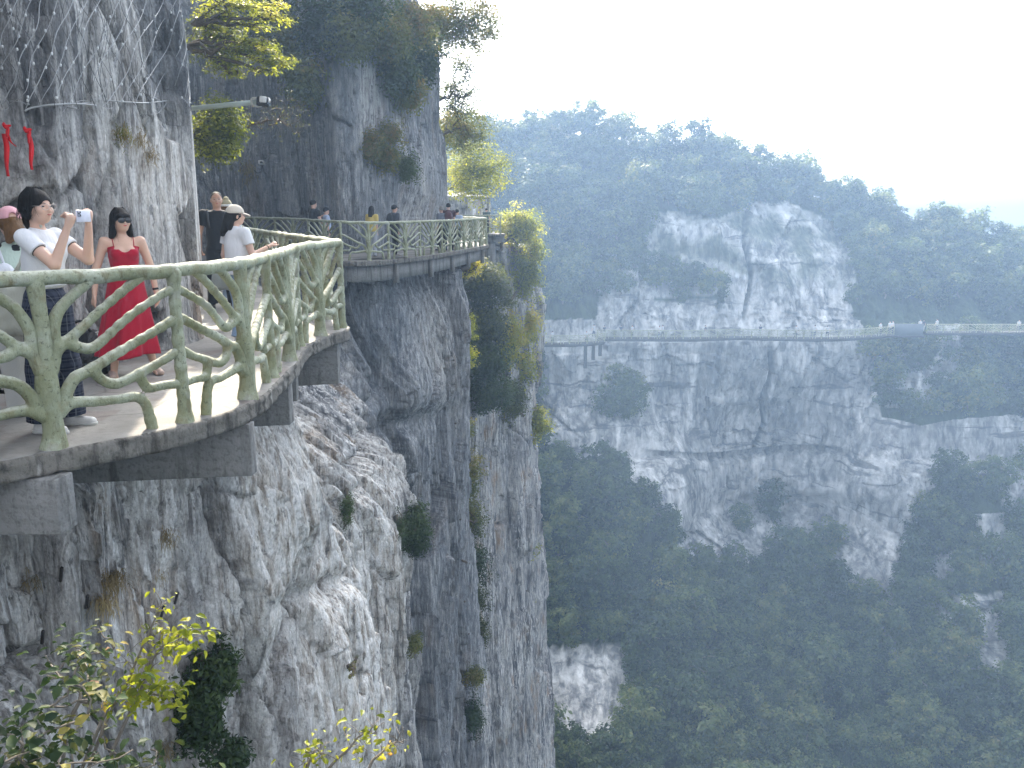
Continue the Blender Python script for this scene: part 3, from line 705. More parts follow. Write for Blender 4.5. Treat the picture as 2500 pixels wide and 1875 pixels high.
def railing(nodes, first_trunk, h, name_words, near=True, start=0, stop=None, seed=0, thick=1.0):
    """nodes alternate trunk / post; one thing for each trunk with its half panels, posts belong to the section before them"""
    nodes = np.array(nodes, float); rnd = random.Random(seed); out = []
    stop = len(nodes) if stop is None else stop
    def jit(): return rnd.uniform(-.007, .007)
    def poly(i, side, pl, post_gap=.95, thick=1.0, fac=1.0):
        res = []
        for (a, z, r) in pl:
            s = a/.95*side; p = on_path(nodes, i, s) if s >= 0 else on_path(nodes[::-1], len(nodes)-1-i, -s)
            z0 = p[2]; res.append(((p[0]+jit()*.6, p[1]+jit()*.6, z0+min(max(z+(jit() if .02 < z < 1.05 else 0), -.02), RH)), r*thick*fac*(1+jit()*4)))
        return res
    for i in range(start, stop):
        trunk = (i-first_trunk) % 2 == 0
        if not trunk: continue
        b = nodes[i]; words = name_words(len(out))
        t = thing('railing_section', (b[0], b[1], b[2]), words, 'railing', RAILG)
        def fin(o):
            me = o.data; V = np.empty(len(me.vertices)*3, np.float32); me.vertices.foreach_get('co', V)
            V = V.reshape(-1, 3)-b.astype(np.float32); me.vertices.foreach_set('co', V.ravel()); me.update(); o.parent = t
        pieces = []
        tr = poly(i, 1, [(0+a, z, r) for a, z, r in TRUNK], thick=thick)
        pieces.append(('trunk_post', [tr]))
        br = []
        for side in (1, -1):
            j = i+side
            if j < 0 or j > len(nodes)-1: continue
            for q, pl in enumerate(PAT):
                if (rnd.random() < .12 and q in (2, 6)): continue
                br.append(poly(i, side, pl, thick=thick, fac=.80))
        pieces.append(('branch_infill', br))
        if i+1 < len(nodes):
            pieces.append(('post', [poly(i+1, 0, POST, thick=thick)]))
        # handrail from the previous post to the next
        hr = []
        lo_, hi_ = max(i-1, 0), min(i+1, len(nodes)-1)
        for s in np.linspace(lo_, hi_, 15):
            k = int(min(s, len(nodes)-2)); p = on_path(nodes, k, s-k)
            hr.append(((p[0], p[1], p[2]+RH+rnd.uniform(-.008, .008)), .043*thick*rnd.uniform(.95, 1.07)))
        pieces.append(('handrail', [hr]))
        for nm, chains in pieces:
            if not chains: continue
            if near:
                S = SDF(h)
                for c in chains:
                    Q = catmull(np.array([(*p, r) for p, r in c]), 3); S.chain(Q[:, :3], Q[:, 3], .022)
                me = S.mesh(nm, M_GREEN, bump=rail_bump()); o = link(nm, me)
            else:
                mb = MB()
                for c in chains:
                    mb.tube([p for p, r in c], [r for p, r in c], h)
                o = mb.build(nm, M_GREEN)
            fin(o)
        out.append(t)
    return out
Z3 = lambda L: [(p[0], p[1], p[2] if len(p) > 2 else 0.) for p in L]
near_nodes = Z3(NEAR_NODES)            # index 2 is the first trunk seen
NW = ['thick mossy green railing section out of the frame corner, leftmost', 'thick green tree railing in front of the woman holding up a phone', 'green tree railing before the woman in a cream cap', 'green tree railing third from the left, seen nearly edge on', 'green tree railing at the outer corner of the near walkway']
railing(near_nodes, 0, .0125, lambda k: NW[min(k, 4)], start=0, seed=3)
cove_nodes = Z3([NEARB[-1]]+COVE)
CW = ['brown shaded railing running back from the near corner', 'brown shaded railing in the cove, second behind the corner', 'railing deep in the cove beside the cream capped woman', 'railing deep in the cove seen through the near branches', 'railing at the inner end of the cove hidden behind the man']
railing(cove_nodes, 1, .02, lambda k: CW[min(k, 4)], start=1, seed=5)
far = resample(catmull(np.array([(-9.9, 29.3, .12)]+FARP[1:]), 8), step=.96)
nf = len(far)
FW = lambda k: f"green branch railing of the middle walkway bend, {['first','second','third','fourth','fifth','sixth','seventh','eighth','ninth','tenth','eleventh','twelfth'][min(k,11)]} trunk counted from its left"
far_rail = railing(far, 0, 8, FW, near=False, seed=8)
ret = resample(np.array([far[-1], (-1.35, 38.5, 0), (-2.1, 41, 0), (-3.2, 44, 0)]), step=1.0)
railing(ret, 1, 6, lambda k: ['sunlit railing turning back behind the middle bend corner', 'railing running inward behind the middle bend, next to the corner', 'innermost railing behind the middle bend', 'last railing behind the middle bend'][min(k, 3)], near=False, start=1, seed=9)
third = resample(np.array([(-4.6, 51.3, 0), (-.68, 51.6, 0)]), n=5)
railing(third, 0, 6, lambda k: ['small green railing of the farthest near side platform, left trunk', 'small green railing of the farthest near side platform, middle trunk', 'small green railing at the outer tip of the farthest platform'][min(k, 2)], near=False, seed=10)

# ---- cantilever beams and edge beams below the slab
def beam_at(px_i, length, depth, width, label, inward=None, drop=.15):
    p = np.array(px_i, float)
    k = np.argmin(np.linalg.norm(SE[:, :2]-p, axis=1)); n = SN[k] if inward is None else np.array(inward)
    n = n/np.linalg.norm(n); tt = np.array([n[1], -n[0]])
    a = p-n*.0; b = p+n*length; w = width/2; P = []
    for zz, ex in ((-drop-depth, -depth*.0), (-drop-.002, 0)):
        for q, sg in ((a, 1), (a, -1), (b, -1), (b, 1)):
            dz = 0
            P.append((q[0]+tt[0]*w*sg-p[0], q[1]+tt[1]*w*sg-p[1], zz-(.12 if (q is b and zz < -drop-.01) else 0)))
    mb = MB(); V = np.array(P)
    # subdivide lightly through a bevelled box
    mb.hexa([V[0], V[1], V[2], V[3], V[4], V[5], V[6], V[7]])
    o = mb.build('cantilever_beam', M_CONC, loc=(p[0], p[1], 0), smooth_sh=False, bevel=.008)
    tag(o, label, 'beam', 'concrete beams carrying the walkway'); return o
def flip_check(o):
    import bmesh
    bm = bmesh.new(); bm.from_mesh(o.data); bmesh.ops.recalc_face_normals(bm, faces=bm.faces); bm.to_mesh(o.data); bm.free()
B = NEARB
for (pt, L, dpt, wd, lb, inw) in [
    (on_z(150, 1105), 2.2, .36, .18, 'stained concrete beam with a pale streaked end below the leftmost thick trunk', (-1, .12)),
    (on_z(612, 986), 2.4, .42, .12, 'long concrete beam with a dark stained end over the bare cliff', (-1, .02)),
    (on_z(706, 888), 2.4, .45, .16, 'concrete beam below the third trunk of the near railing', (-1, 0)),
    (on_z(824, 806), 2.4, .52, .16, 'concrete beam below the outer corner of the near railing', (-1, -.05)),
    (on_z(722, 862), 2.0, .36, .1, 'slim dark concrete beam end between two deeper beams', (-1, 0))]:
    flip_check(beam_at(pt[:2], L, dpt, wd, lb, inw))
# edge beam with stubs below the middle bend
eb = thing('edge_beam', (0, 0, 0), 'long pale concrete edge beam with vertical stubs under the middle walkway bend', 'beam')
fp = resample(catmull(far, 3), step=.3); Tt = np.gradient(fp[:, :2], axis=0); Tt /= np.linalg.norm(Tt, axis=1, keepdims=True); Nn_ = np.stack([-Tt[:, 1], Tt[:, 0]], 1)
def strip(P, N, o0, o1, z0, z1):
    rows = [P+np.c_[N*o0, np.full(len(P), z0)], P+np.c_[N*o0, np.full(len(P), z1)], P+np.c_[N*o1, np.full(len(P), z1)], P+np.c_[N*o1, np.full(len(P), z0)]]
    V = np.array(rows); return V
mb = MB(); V = strip(fp, Nn_, .12, .4, -.62, -.153); n = len(fp); i = np.arange(n-1)
Fq = np.concatenate([np.stack([a*n+i, a*n+i+1, ((a+1) % 4)*n+i+1, ((a+1) % 4)*n+i], 1) for a in range(4)]); mb.add(V.reshape(-1, 3), Fq)
o = mb.build('beam_face', M_CONC, eb, smooth_sh=False); flip_check(o)
for s in np.linspace(2, len(far)-1.5, 8):
    k = int(s); p = on_path(np.array(far), k, s-k); kk = np.argmin(np.linalg.norm(fp[:, :2]-p[:2], axis=1)); nn = Nn_[kk]
    mb = MB(); mb.box((p[0]+nn[0]*.06, p[1]+nn[1]*.06, p[2]-.44), (.16, .13, .6), math.atan2(Tt[kk, 1], Tt[kk, 0])); mb.build('beam_stub', M_CONC, eb, smooth_sh=False)
pl = thing('walkway_pier', (-1.25, 52.3, 0), 'grey square pier under the tip of the farthest near side platform', 'pillar')
mb = MB(); mb.box((0, 0, -2.3), (.5, .6, 4.3)); mb.build('pier_shaft', M_CONC, pl, smooth_sh=False)
mb = MB(); mb.box((.05, -.35, -.32), (1.5, .3, .33)); mb.build('pier_cap', M_CONC, pl, smooth_sh=False)
# ------------------------------------------------------------------ plants
def leaf_geo(P, N, size, rs, wide=.55, shape=0, up=None, fold=.12):
    """leaves at points P with preferred normals N; returns V, F (quads), per-face random"""
    n = len(P); A = rs.normal(size=(n, 3))
    if up is not None: A = A*.6+np.array(up)
    N = N/(np.linalg.norm(N, axis=1, keepdims=True)+1e-9)
    T = A-(A*N).sum(1, keepdims=True)*N; T /= np.linalg.norm(T, axis=1, keepdims=True)+1e-9
    Bt = np.cross(N, T); s = (size*rs.uniform(.6, 1.25, n))[:, None]; w = wide*s*.5
    if shape == 0:
        V = np.stack([P, P+T*s*.45+Bt*w+N*s*fold, P+T*s, P+T*s*.45-Bt*w+N*s*fold], 1)
        F = np.arange(n*4).reshape(n, 4); rnd = rs.random(n)
        return V.reshape(-1, 3), F, rnd
    m1 = P+T*s*.33-N*s*.02; m2 = P+T*s*.68-N*s*.05; tip = P+T*s*1.0-N*s*.16
    V = np.stack([P, P+T*s*.3+Bt*w+N*s*fold, P+T*s*.65+Bt*w*.8+N*s*(fold*.7), tip, P+T*s*.65-Bt*w*.8+N*s*(fold*.7), P+T*s*.3-Bt*w+N*s*fold, m1, m2], 1)
    q = np.array([(0, 6, 1, 0), (6, 7, 2, 1), (7, 3, 2, 2), (0, 5, 6, 0), (6, 5, 4, 7), (7, 4, 3, 3)])
    k = np.arange(n)[:, None, None]*8
    quads = np.array([(6, 7, 2, 1), (6, 5, 4, 7)]); tris = np.array([(0, 6, 1), (7, 3, 2), (0, 5, 6), (7, 4, 3)])
    return V.reshape(-1, 3), [(quads[None]+k).reshape(-1, 4), (tris[None]+k).reshape(-1, 3)], rs.random(n)
def grow(base, centre, rad, targets, per, leaf, cluster, seed, trunk=.08, flat=1.0, shape=0, wide=.55, upn=.6, droop=0, wood_n=5, shell=.6, sides=None, foldv=.12, bare=0.0, rough=0.0):
    """woody skeleton from base through the crown ellipsoid, leaf clusters at its tips; coordinates relative to base"""
    rs = np.random.default_rng(seed); c = np.array(centre, float)-np.array(base, float); rad = np.array(rad, float)
    D = rs.normal(size=(targets, 3)); D /= np.linalg.norm(D, axis=1, keepdims=True)
    rr = (shell+(1-shell)*rs.random(targets))**.7*rs.uniform(.75, 1.12, targets)
    rr = rr*(1+rough*rs.uniform(-.55, .3, targets)); inner = rs.random(targets) < .35; rr = np.where(inner, rr*rs.uniform(.2, .8, targets), rr)
    Tg = c+D*rad*rr[:, None]
    if sides is not None: Tg = Tg[(Tg@np.array(sides[:3])) > sides[3]]
    nodes = [np.zeros(3)]; par = [-1]
    k = 5
    for i in range(1, k+1):
        t = i/k; nodes.append(c*.72*t+rs.normal(size=3)*np.linalg.norm(c)*.035*(i < k)); par.append(len(nodes)-2)
    order = np.argsort(np.linalg.norm(Tg-c*.6, axis=1)); tips = []
    for q in order:
        A = np.array(nodes); tg = Tg[q]; d = np.linalg.norm(A-tg, axis=1)+.25*np.linalg.norm(A, axis=1)*0
        j = int(np.argmin(d+(np.arange(len(A)) < 2)*np.linalg.norm(rad)*.6)); p0 = A[j]; L = np.linalg.norm(tg-p0)
        m = 3 if L > .25*rad.max() else 1
        pr = j
        for i in range(1, m+1):
            t = i/m; x = p0*(1-t)+tg*t+rs.normal(size=3)*L*.07*(i < m)+np.array([0, 0, -droop*L*t*t])
            nodes.append(x); par.append(pr); pr = len(nodes)-1
        tips.append(pr)
    A = np.array(nodes); w = np.zeros(len(A)); 
    for i in range(len(A)-1, 0, -1):
        w[i] = max(w[i], 1.); w[par[i]] += w[i]
    w = np.sqrt(np.maximum(w, 1)/w[1 if len(w) > 1 else 0]); r = np.maximum(trunk*w, trunk*.035)
    mb = MB(); kids = {}
    for i in range(1, len(A)): kids.setdefault(par[i], []).append(i)
    # chains
    started = set()
    def chain(i):
        pts = [A[par[i]], A[i]]; rr_ = [min(r[par[i]], r[i]*1.25), r[i]]; cur = i
        while cur in kids:
            nx = max(kids[cur], key=lambda z: w[z]); others = [z for z in kids[cur] if z != nx]; stack.extend(others)
            pts.append(A[nx]); rr_.append(r[nx]); cur = nx
        mb.tube(np.array(pts), np.array(rr_), wood_n if rr_[0] > trunk*.2 else 3, cap=True)
    stack = list(kids[0])
    while stack: chain(stack.pop())
    # leaf clusters
    tips = np.array([x for x in tips if rs.random() >= bare])
    if len(tips) == 0: return mb, None
    Pt = A[tips]; n = len(Pt)*per; off = rs.normal(size=(n, 3))*cluster; off[:, 2] *= flat
    C = np.repeat(Pt, per, 0); P = C+off
    out = off/cluster+(C-c*.8)/rad.max()*.8+np.array([0, 0, upn])*2+rs.normal(size=(n, 3))*.7
    V, F, rnd = leaf_geo(P, out, leaf, rs, wide, shape, fold=foldv)
    clump = np.repeat(rs.random(len(Pt)), per)
    return mb, (V, F, np.clip(.55*rnd+.45*clump, 0, 1))
def foliage_mesh(name, lf, mat):
    V, F, rnd = lf
    if isinstance(F, list):
        at = np.concatenate([np.repeat(rnd, 2), np.repeat(rnd, 4)])
    else: at = rnd
    return mesh_np(name, V, F, mat, smooth_sh=False, attrs={'rnd': ('FACE', at)})
def plant(name, label, cat, base, centre, rad, targets, per, leaf, cluster, seed, lmat, wmat=None, group=None, trunk=.08, **kw):
    mb, lf = grow(base, centre, rad, targets, per, leaf, cluster, seed, trunk, **kw)
    t = thing(name, tuple(base), label, cat, group)
    mb.build('trunk' if 'tree' in name else 'stem', wmat or M_BARK, t)
    if lf is not None: link('crown' if 'tree' in name else 'foliage', foliage_mesh('foliage', lf, lmat), t)
    return t
PXM = lambda y: (y*CP+1.5*SP)/2100      # metres for one photograph pixel at depth y

# ---- on the near cliff: (name, label, anchor px, crown px, crown radii px (across, up), depth, material, density)
HANG = 'shrubs overhanging the top of the streaked wall'
spec = [
 ('dark olive shrub at the left end of the cliff top fringe, beside the yellow branches', (640, 60), (655, 40), (75, 70), L_MID),
 ('drooping shrub on the cliff lip just right of the yellow leaved branches', (700, 130), (700, 100), (60, 70), L_MID),
 ('shrub trailing lowest down the left edge of the streaked wall', (760, 220), (745, 195), (42, 60), L_MID),
 ('shaded shrub high over the pale vertical streaks', (790, 60), (790, 50), (75, 70), L_DARK),
 ('brownish tangled shrub above the pale streaks of the wall', (850, 110), (850, 90), (65, 55), L_MID),
 ('dark shrub in the middle of the cliff top at the upper frame edge', (880, 20), (880, 15), (85, 60), L_DARK),
 ('dense green shrub above the right edge of the pale streaks', (930, 110), (930, 90), (65, 65), L_MID),
 ('dark shrub hanging right of the pale streaks', (965, 170), (965, 160), (55, 65), L_DARK),
 ('olive shrub near the top right shoulder of the wall', (1000, 60), (1000, 60), (70, 65), L_MID),
 ('dark shrub on the right shoulder of the streaked wall', (1035, 150), (1030, 140), (50, 60), L_DARK),
 ('small shrub hanging below the right shoulder of the wall', (1000, 240), (995, 225), (42, 42), L_MID),
 ('shrub at the top of the right shoulder, under the pink fringed tree', (1050, 80), (1050, 60), (50, 60), L_MID)]
for i, (lb, an, cr, rp, mt) in enumerate(spec):
    b = cliff_at(an[0], an[1], 22, 38); y = b[1]-.9; m = PXM(y); c = at_y(cr[0], cr[1], y)
    plant('shrub', lb, 'shrub', b+np.array([0, .25, 0]), c, (rp[0]*m, .9, rp[1]*m), 120, 40, .145, .15, 100+i, mt, group=HANG, trunk=.06, upn=.7, shell=.5, wide=.5, rough=1.0)
spec = [
 ('grassy green shrub on the ledge half way up the streaked wall', (905, 365), (905, 355), (34, 34), L_MID, 60),
 ('olive shrub in the middle of the ledge on the streaked wall', (945, 400), (945, 385), (36, 40), L_MID, 60),
 ('dark green bush at the low right end of the wall ledge', (990, 420), (985, 412), (38, 36), L_DARK, 70),
 ('thin brown shrub above the ledge bush on the streaked wall', (950, 330), (955, 330), (42, 32), L_MID, 26),
 ('pair of green cypress like bushes hanging on the far lower wall, right one', (1020, 1240), (1018, 1300), (30, 85), L_DARK, 120),
 ('narrow dark bush hanging left of the larger hanging bush', (975, 1260), (980, 1300), (16, 60), L_DARK, 60),
 ('dark bush in the cleft of the brownish lower cliff', (852, 1200), (848, 1240), (16, 46), L_DARK, 50),
 ('small round bush on the blue grey lower wall', (1012, 1560), (1014, 1572), (18, 22), L_MID, 30),
 ('low bushes on the lower right ledge of the near cliff, upper one', (1160, 1640), (1158, 1650), (34, 24), L_MID, 40),
 ('narrow shrub below the ledge at the lower right of the near cliff', (1150, 1740), (1155, 1750), (26, 60), L_DARK, 60),
 ('small moss tuft on the pale ledge of the lower cliff', (860, 1630), (862, 1628), (14, 7), L_MID, 12)]
for i, (lb, an, cr, rp, mt, nt) in enumerate(spec):
    b = cliff_at(an[0], an[1], 8, 60); y = b[1]-.35; m = PXM(np.hypot(y, 1.5+max(0, -b[2])*.5)); c = at_y(cr[0], cr[1], y)
    plant('bush', lb, 'bush', b, c, (rp[0]*m, .45, rp[1]*m), nt, 60, min(.10, .3*rp[0]*m), min(.13, .33*min(rp)*m), 200+i, mt, trunk=.04, upn=.5, shell=.3, wide=.45, rough=1.0)
# the big dark hanging bushes of the foreground cliff
for i, (lb, an, cr, rp, nt) in enumerate([
  ('tall dark green juniper hanging on the lower cliff beside the yellow leaved sprays', (500, 1600), (490, 1730), (62, 130), 170),
  ('upper crown of dark juniper spreading right on the pale rock', (540, 1610), (535, 1640), (36, 60), 70),
  ('small dark juniper at the bottom edge right of the tall one', (568, 1820), (570, 1850), (24, 38), 50)]):
    b = cliff_at(an[0], an[1], 4, 16); y = b[1]-.25; c = at_y(cr[0], cr[1], y); m = PXM(y+.4*(1.5-b[2]))
    plant('juniper', lb, 'bush', b, c, (rp[0]*m, .28, rp[1]*m), nt, 44, .085, .045, 230+i, L_DARK, trunk=.025, upn=.3, shell=.2, wide=.35, rough=1.0)
# ---- trees at the outer edge of the cliff, beyond the streaked wall
spec = [
 # label, base(x,y,z), crown px, depth, radii px, material, targets, per, leaf
 ('thin pinkish leaved tree leaning out over the wall top against the sky', None, (1060, 40), (1130, 60), 37, (105, 85), L_MID, 260, 44, .11, .4),
 ('sparse twiggy shrub against the sky half way up the wall edge', None, (1075, 250), (1125, 215), 38, (62, 85), L_MID, 120, 34, .10, .3),
 ('bare limbed olive tree growing sideways out of the wall edge', None, (1070, 330), (1125, 315), 39, (80, 60), L_MID, 170, 40, .11, .4),
 ('yellow green tree above the farthest platform of the near side', None, (1085, 480), (1160, 420), 46, (85, 78), L_GOLD, 210, 44, .13, .5)]
for i, (lb, _, an, cr, y, rp, mt, nt, per, lf, cl) in enumerate(spec):
    b = cliff_at(an[0], an[1], 44 if i == 3 else 33, 58 if i == 3 else 50); m = PXM(y); c = at_y(cr[0], cr[1], y)
    plant('cliff_tree', lb, 'tree', b+np.array([-.4, .3, -.2]), c, (rp[0]*m, 1.5, rp[1]*m), nt, per, lf, cl*.62, 300+i, mt, group='trees on the edge of the near cliff', trunk=.065, flat=.5, upn=.8, shell=.55)
edge = [
 ('yellow leaved tree beside the tip of the farthest platform', (1215, 620), (1262, 560), 54, (60, 70), L_GOLD, 110, 36, .5),
 ('golden tree under the farthest platform, its crown against the blue gorge', (1225, 720), (1268, 680), 54, (55, 75), L_GOLD, 120, 36, .5),
 ('golden tree half way down the outer edge chute', (1235, 830), (1272, 790), 54, (48, 75), L_GOLD, 110, 36, .5),
 ('yellow green tree above the pale far walkway end', (1230, 920), (1268, 890), 54, (46, 70), L_GOLD, 100, 36, .5),
 ('orange tipped tree low on the outer edge over the blue rock', (1260, 1010), (1300, 1030), 55, (42, 62), L_GOLD, 90, 32, .45),
 ('dark evergreen below the square pier', (1160, 700), (1180, 700), 47, (72, 70), L_MID, 110, 44, .45),
 ('dark evergreen in the upper middle of the chute', (1150, 800), (1185, 790), 47, (78, 74), L_MID, 120, 44, .45),
 ('dark evergreen in the lower middle of the chute', (1150, 880), (1180, 880), 47, (76, 74), L_DARK, 120, 44, .45),
 ('large dark evergreen at the foot of the chute above bare rock', (1160, 960), (1190, 955), 48, (72, 64), L_DARK, 110, 44, .45),
 ('deep green tree between the golden crowns and the dark evergreens', (1220, 860), (1238, 830), 52, (44, 90), L_GOLD, 110, 44, .45),
 ('olive tree between golden crowns just over the foot of the chute', (1230, 980), (1245, 975), 52, (42, 66), L_MID, 90, 40, .45),
 ('small yellow tree tucked below the end of the middle walkway', (1130, 650), (1145, 640), 40, (36, 42), L_GOLD, 50, 30, .3),
 ('bright yellow green bush on the cliff corner below the platform', (1112, 800), (1135, 800), 36, (26, 44), L_GOLD, 44, 30, .25),
 ('lime bush on the cliff corner beside the big boulder', (1115, 880), (1132, 870), 36, (26, 34), L_GOLD, 40, 30, .25),
 ('olive shrub right of the boulder foot', (1112, 1040), (1128, 1050), 36, (26, 42), L_MID, 44, 36, .25),
 ('dark shrub in the shaded gully below the boulder, topmost', (1120, 1150), (1140, 1160), 38, (40, 66), L_MID, 80, 40, .32),
 ('dark shrub in the shaded gully, second from the top', (1130, 1270), (1145, 1265), 38, (44, 60), L_MID, 80, 40, .32),
 ('reddish dotted dark shrub in the shaded gully', (1135, 1370), (1150, 1370), 38, (46, 60), L_DARK, 80, 40, .32),
 ('dark shrub low in the shaded gully', (1140, 1470), (1152, 1465), 38, (42, 58), L_MID, 80, 40, .32),
 ('lowest green shrub of the shaded gully', (1150, 1550), (1155, 1545), 38, (34, 40), L_MID, 60, 40, .3),
 ('grassy yellow shrub on the outer cliff edge', (1285, 1330), (1294, 1330), 55, (18, 40), L_GOLD, 40, 26, .3),
 ('tiny golden tuft on the outer cliff edge lower down', (1292, 1440), (1300, 1445), 55, (10, 22), L_GOLD, 20, 24, .2),
 ('yellow branch tree reaching out above the far walkway end', (1240, 740), (1300, 620), 55, (30, 60), L_GOLD, 60, 26, .4)]
for i, (lb, an, cr, y, rp, mt, nt, per, cl) in enumerate(edge):
    m = PXM(y+max(0, (cr[1]-900)*.012)); c = np.array(at_y(cr[0], cr[1], y)); b = cliff_at(an[0], an[1], y-6, y+5)
    if abs(b[2]-c[2]) > 6: b[2] = c[2]-1.5
    isT = 'tree' in lb or 'evergreen' in lb
    plant('cliff_tree' if isT else 'shrub', lb, 'tree' if isT else 'shrub', b, c, (rp[0]*m, 1.2, rp[1]*m), int(nt*1.25), per+18, .16 if y > 45 else .11, cl*.6, 330+i, mt, group='trees on the edge of the near cliff' if isT else None, trunk=.10 if isT else .05, flat=.5, upn=.8, shell=.35, rough=.5)
# ---- the yellow branches reaching out from behind the near rock
def near_plant(lb, basepx, basey, cr, y, rp, ry, nt, per, leaf, cl, seed, lmat, name='overhanging_tree', cat='tree', wm=None, **kw):
    m = PXM(y+max(0, (cr[1]-900)*.0009*y)); b = np.array(at_y(basepx[0], basepx[1], basey)); c = at_y(cr[0], cr[1], y)
    return plant(name, lb, cat, b, c, (rp[0]*m, ry, rp[1]*m), nt, per, leaf, cl, seed, lmat, wm, **kw)
def layered(lb, basepx, basey, layers, leaf, seed, lmat, per, group=None, trunk=.04):
    b = np.array(at_y(basepx[0], basepx[1], basey)); t = thing('overhanging_tree', tuple(b), lb, 'tree', group); W = MB(); VV = []; FF = []; RR = []; n = 0
    for k, (u, v, ru, rv, y, nt) in enumerate(layers):
        m = PXM(y); mb, (V, F, r) = grow(b, at_y(u, v, y), (ru*m, .45, rv*m), nt, per, leaf, .06, seed+k, trunk*.6, flat=.35, upn=1.4, wide=.42, shell=.15, droop=.06)
        for q in mb.V: pass
        o_ = W.n; W.V += mb.V; W.F4 += [f+o_ for f in mb.F4]; W.F3 += [f+o_ for f in mb.F3]; W.n += mb.n
        VV.append(V); FF.append(F+n); RR.append(r); n += len(V)
    W.build('trunk', M_BARK, t); link('crown', foliage_mesh('foliage', (np.concatenate(VV), np.concatenate(FF), np.concatenate(RR)), lmat), t); return t
layered('upper yellow green tree branches reaching out from behind the netted rock', (470, 60), 13.0,
    [(560, -10, 75, 12, 13.3, 34), (590, 14, 120, 9, 13.1, 44), (660, 40, 50, 9, 13.0, 20), (545, 42, 55, 10, 13.2, 24), (520, 66, 40, 9, 13.4, 16), (610, 60, 35, 7, 13.2, 12)], .062, 430, L_GOLD, 22, 'yellow green branches behind the netted rock')
layered('lower broad drooping yellow green tree branches ending in an orange tip', (460, 110), 13.0,
    [(550, 92, 60, 10, 13.3, 24), (620, 104, 60, 9, 13.1, 26), (600, 124, 95, 10, 13.0, 40), (665, 148, 55, 10, 12.9, 26), (560, 150, 55, 10, 13.2, 24), (640, 172, 40, 7, 13.0, 14), (575, 178, 26, 7, 13.1, 8)], .062, 440, L_GOLD, 22, 'yellow green branches behind the netted rock')
near_plant('dark green leafy shoots between the two yellow sprays', (455, 120), 13.3, (530, 100), 13.7, (60, 80), .5, 60, 36, .06, .1, 403, L_MID, trunk=.03, flat=.5, upn=.9)
near_plant('yellow topped green bush hanging under the lamp pole', (460, 330), 12.8, (535, 310), 13.0, (52, 70), .45, 110, 46, .06, .08, 404, L_GOLD, name='bush', cat='bush', trunk=.03, flat=.7, upn=1.0)
near_plant('darker lower half of the bush under the lamp pole', (460, 360), 12.9, (528, 335), 13.1, (48, 55), .4, 70, 46, .055, .08, 405, L_MID, name='bush', cat='bush', trunk=.03, upn=.8)
near_plant('leafless branching shrub reaching right of the lamp', (585, 320), 13.5, (680, 285), 13.4, (90, 62), .45, 150, 3, .03, .06, 406, L_MID, name='bare_shrub', cat='shrub', wm=bark_mat('grey_twig', (.07, .055, .05), (.17, .14, .125)), trunk=.022, bare=.6, droop=.1)
# ---- foreground bushes at the lower left
FG = 'leafy bushes below the camera at the lower left'
near_plant('glossy green bush filling the lower left corner', (60, 2150), 3.3, (100, 1830), 3.35, (150, 115), .35, 52, 7, .062, .07, 411, L_BUSH, name='bush', cat='bush', wm=M_BARKPALE, trunk=.016, shape=1, upn=.9, wide=.6, group=FG)
near_plant('dark leaved bush at the bottom edge right of the corner bush', (200, 2200), 3.7, (290, 1890), 3.75, (150, 62), .3, 30, 6, .058, .07, 412, L_BUSH, name='bush', cat='bush', wm=M_BARKPALE, trunk=.014, shape=1, upn=.9, wide=.55, group=FG)
near_plant('leafy shoots with brown tips climbing left of the yellow spray', (120, 2000), 3.6, (200, 1640), 3.6, (70, 70), .2, 24, 7, .045, .05, 413, L_BUSH, name='bush', cat='bush', wm=M_BARKPALE, trunk=.01, shape=1, upn=.9, group=FG)
def spray(lb, pxs, y, leaf, per, mat, seed, grp=None, spread=.055):
    """a thin shoot drawn through several points with leaves along its outer part"""
    rs = np.random.default_rng(seed); P = np.array([at_y(u, v, y+dy) for u, v, dy in pxs]); b = P[0].copy(); P = catmull(P-b, 6)
    t = thing('leafy_branch', tuple(b), lb, 'branch', grp); mb = MB(); n = len(P); mb.tube(P, np.linspace(.011, .003, n), 5)
    pts = []
    for k in range(int(n*.35), n):
        d = rs.normal(size=3); d /= np.linalg.norm(d); q = P[k]+d*rs.uniform(.05, .12)+np.array([0, 0, .02]); mb.tube([P[k], (P[k]+q)/2+[0, 0, .01], q], [.003, .002, .0015], 3); pts.append(q)
        if rs.random() < .5: pts.append(P[k])
    mb.build('stem', M_BARKPALE, t); C = np.repeat(np.array(pts), per, 0); off = rs.normal(size=C.shape)*spread*.6
    V, F, r = leaf_geo(C+off, off/spread+np.array([0, -.3, 1.2])+rs.normal(size=C.shape)*.5, leaf, rs, .5, 1)
    link('foliage', foliage_mesh('foliage', (V, F, r), mat), t); return t
SPG = 'yellow leaved sprays rising in front of the lower cliff'
spray('topmost spray of bright yellow green leaves before the lower cliff', [(180, 2050, 0), (290, 1800, 0), (345, 1680, .05), (385, 1590, .05), (440, 1555, .1), (462, 1570, .1)], 3.9, .052, 5, L_LIME, 421, SPG)
spray('lower spray of yellow leaves reaching right to the dark juniper', [(150, 2000, 0), (240, 1780, 0), (285, 1700, .05), (340, 1690, .05), (400, 1700, .1), (428, 1695, .1)], 3.9, .05, 5, L_LIME, 422, SPG)
spray('reddish tipped spray between the two yellow ones', [(170, 2000, 0), (260, 1760, 0), (300, 1690, .03), (330, 1620, .06), (370, 1530, .1), (395, 1470, .1)], 3.95, .034, 2, L_LIME, 423, SPG, .04)
spray('yellow leaved twig at the bottom edge in the middle of the photo', [(690, 2050, 0), (800, 1880, 0), (850, 1830, .0), (880, 1795, 0), (920, 1790, .0)], 4.2, .045, 2, L_LIME, 424)
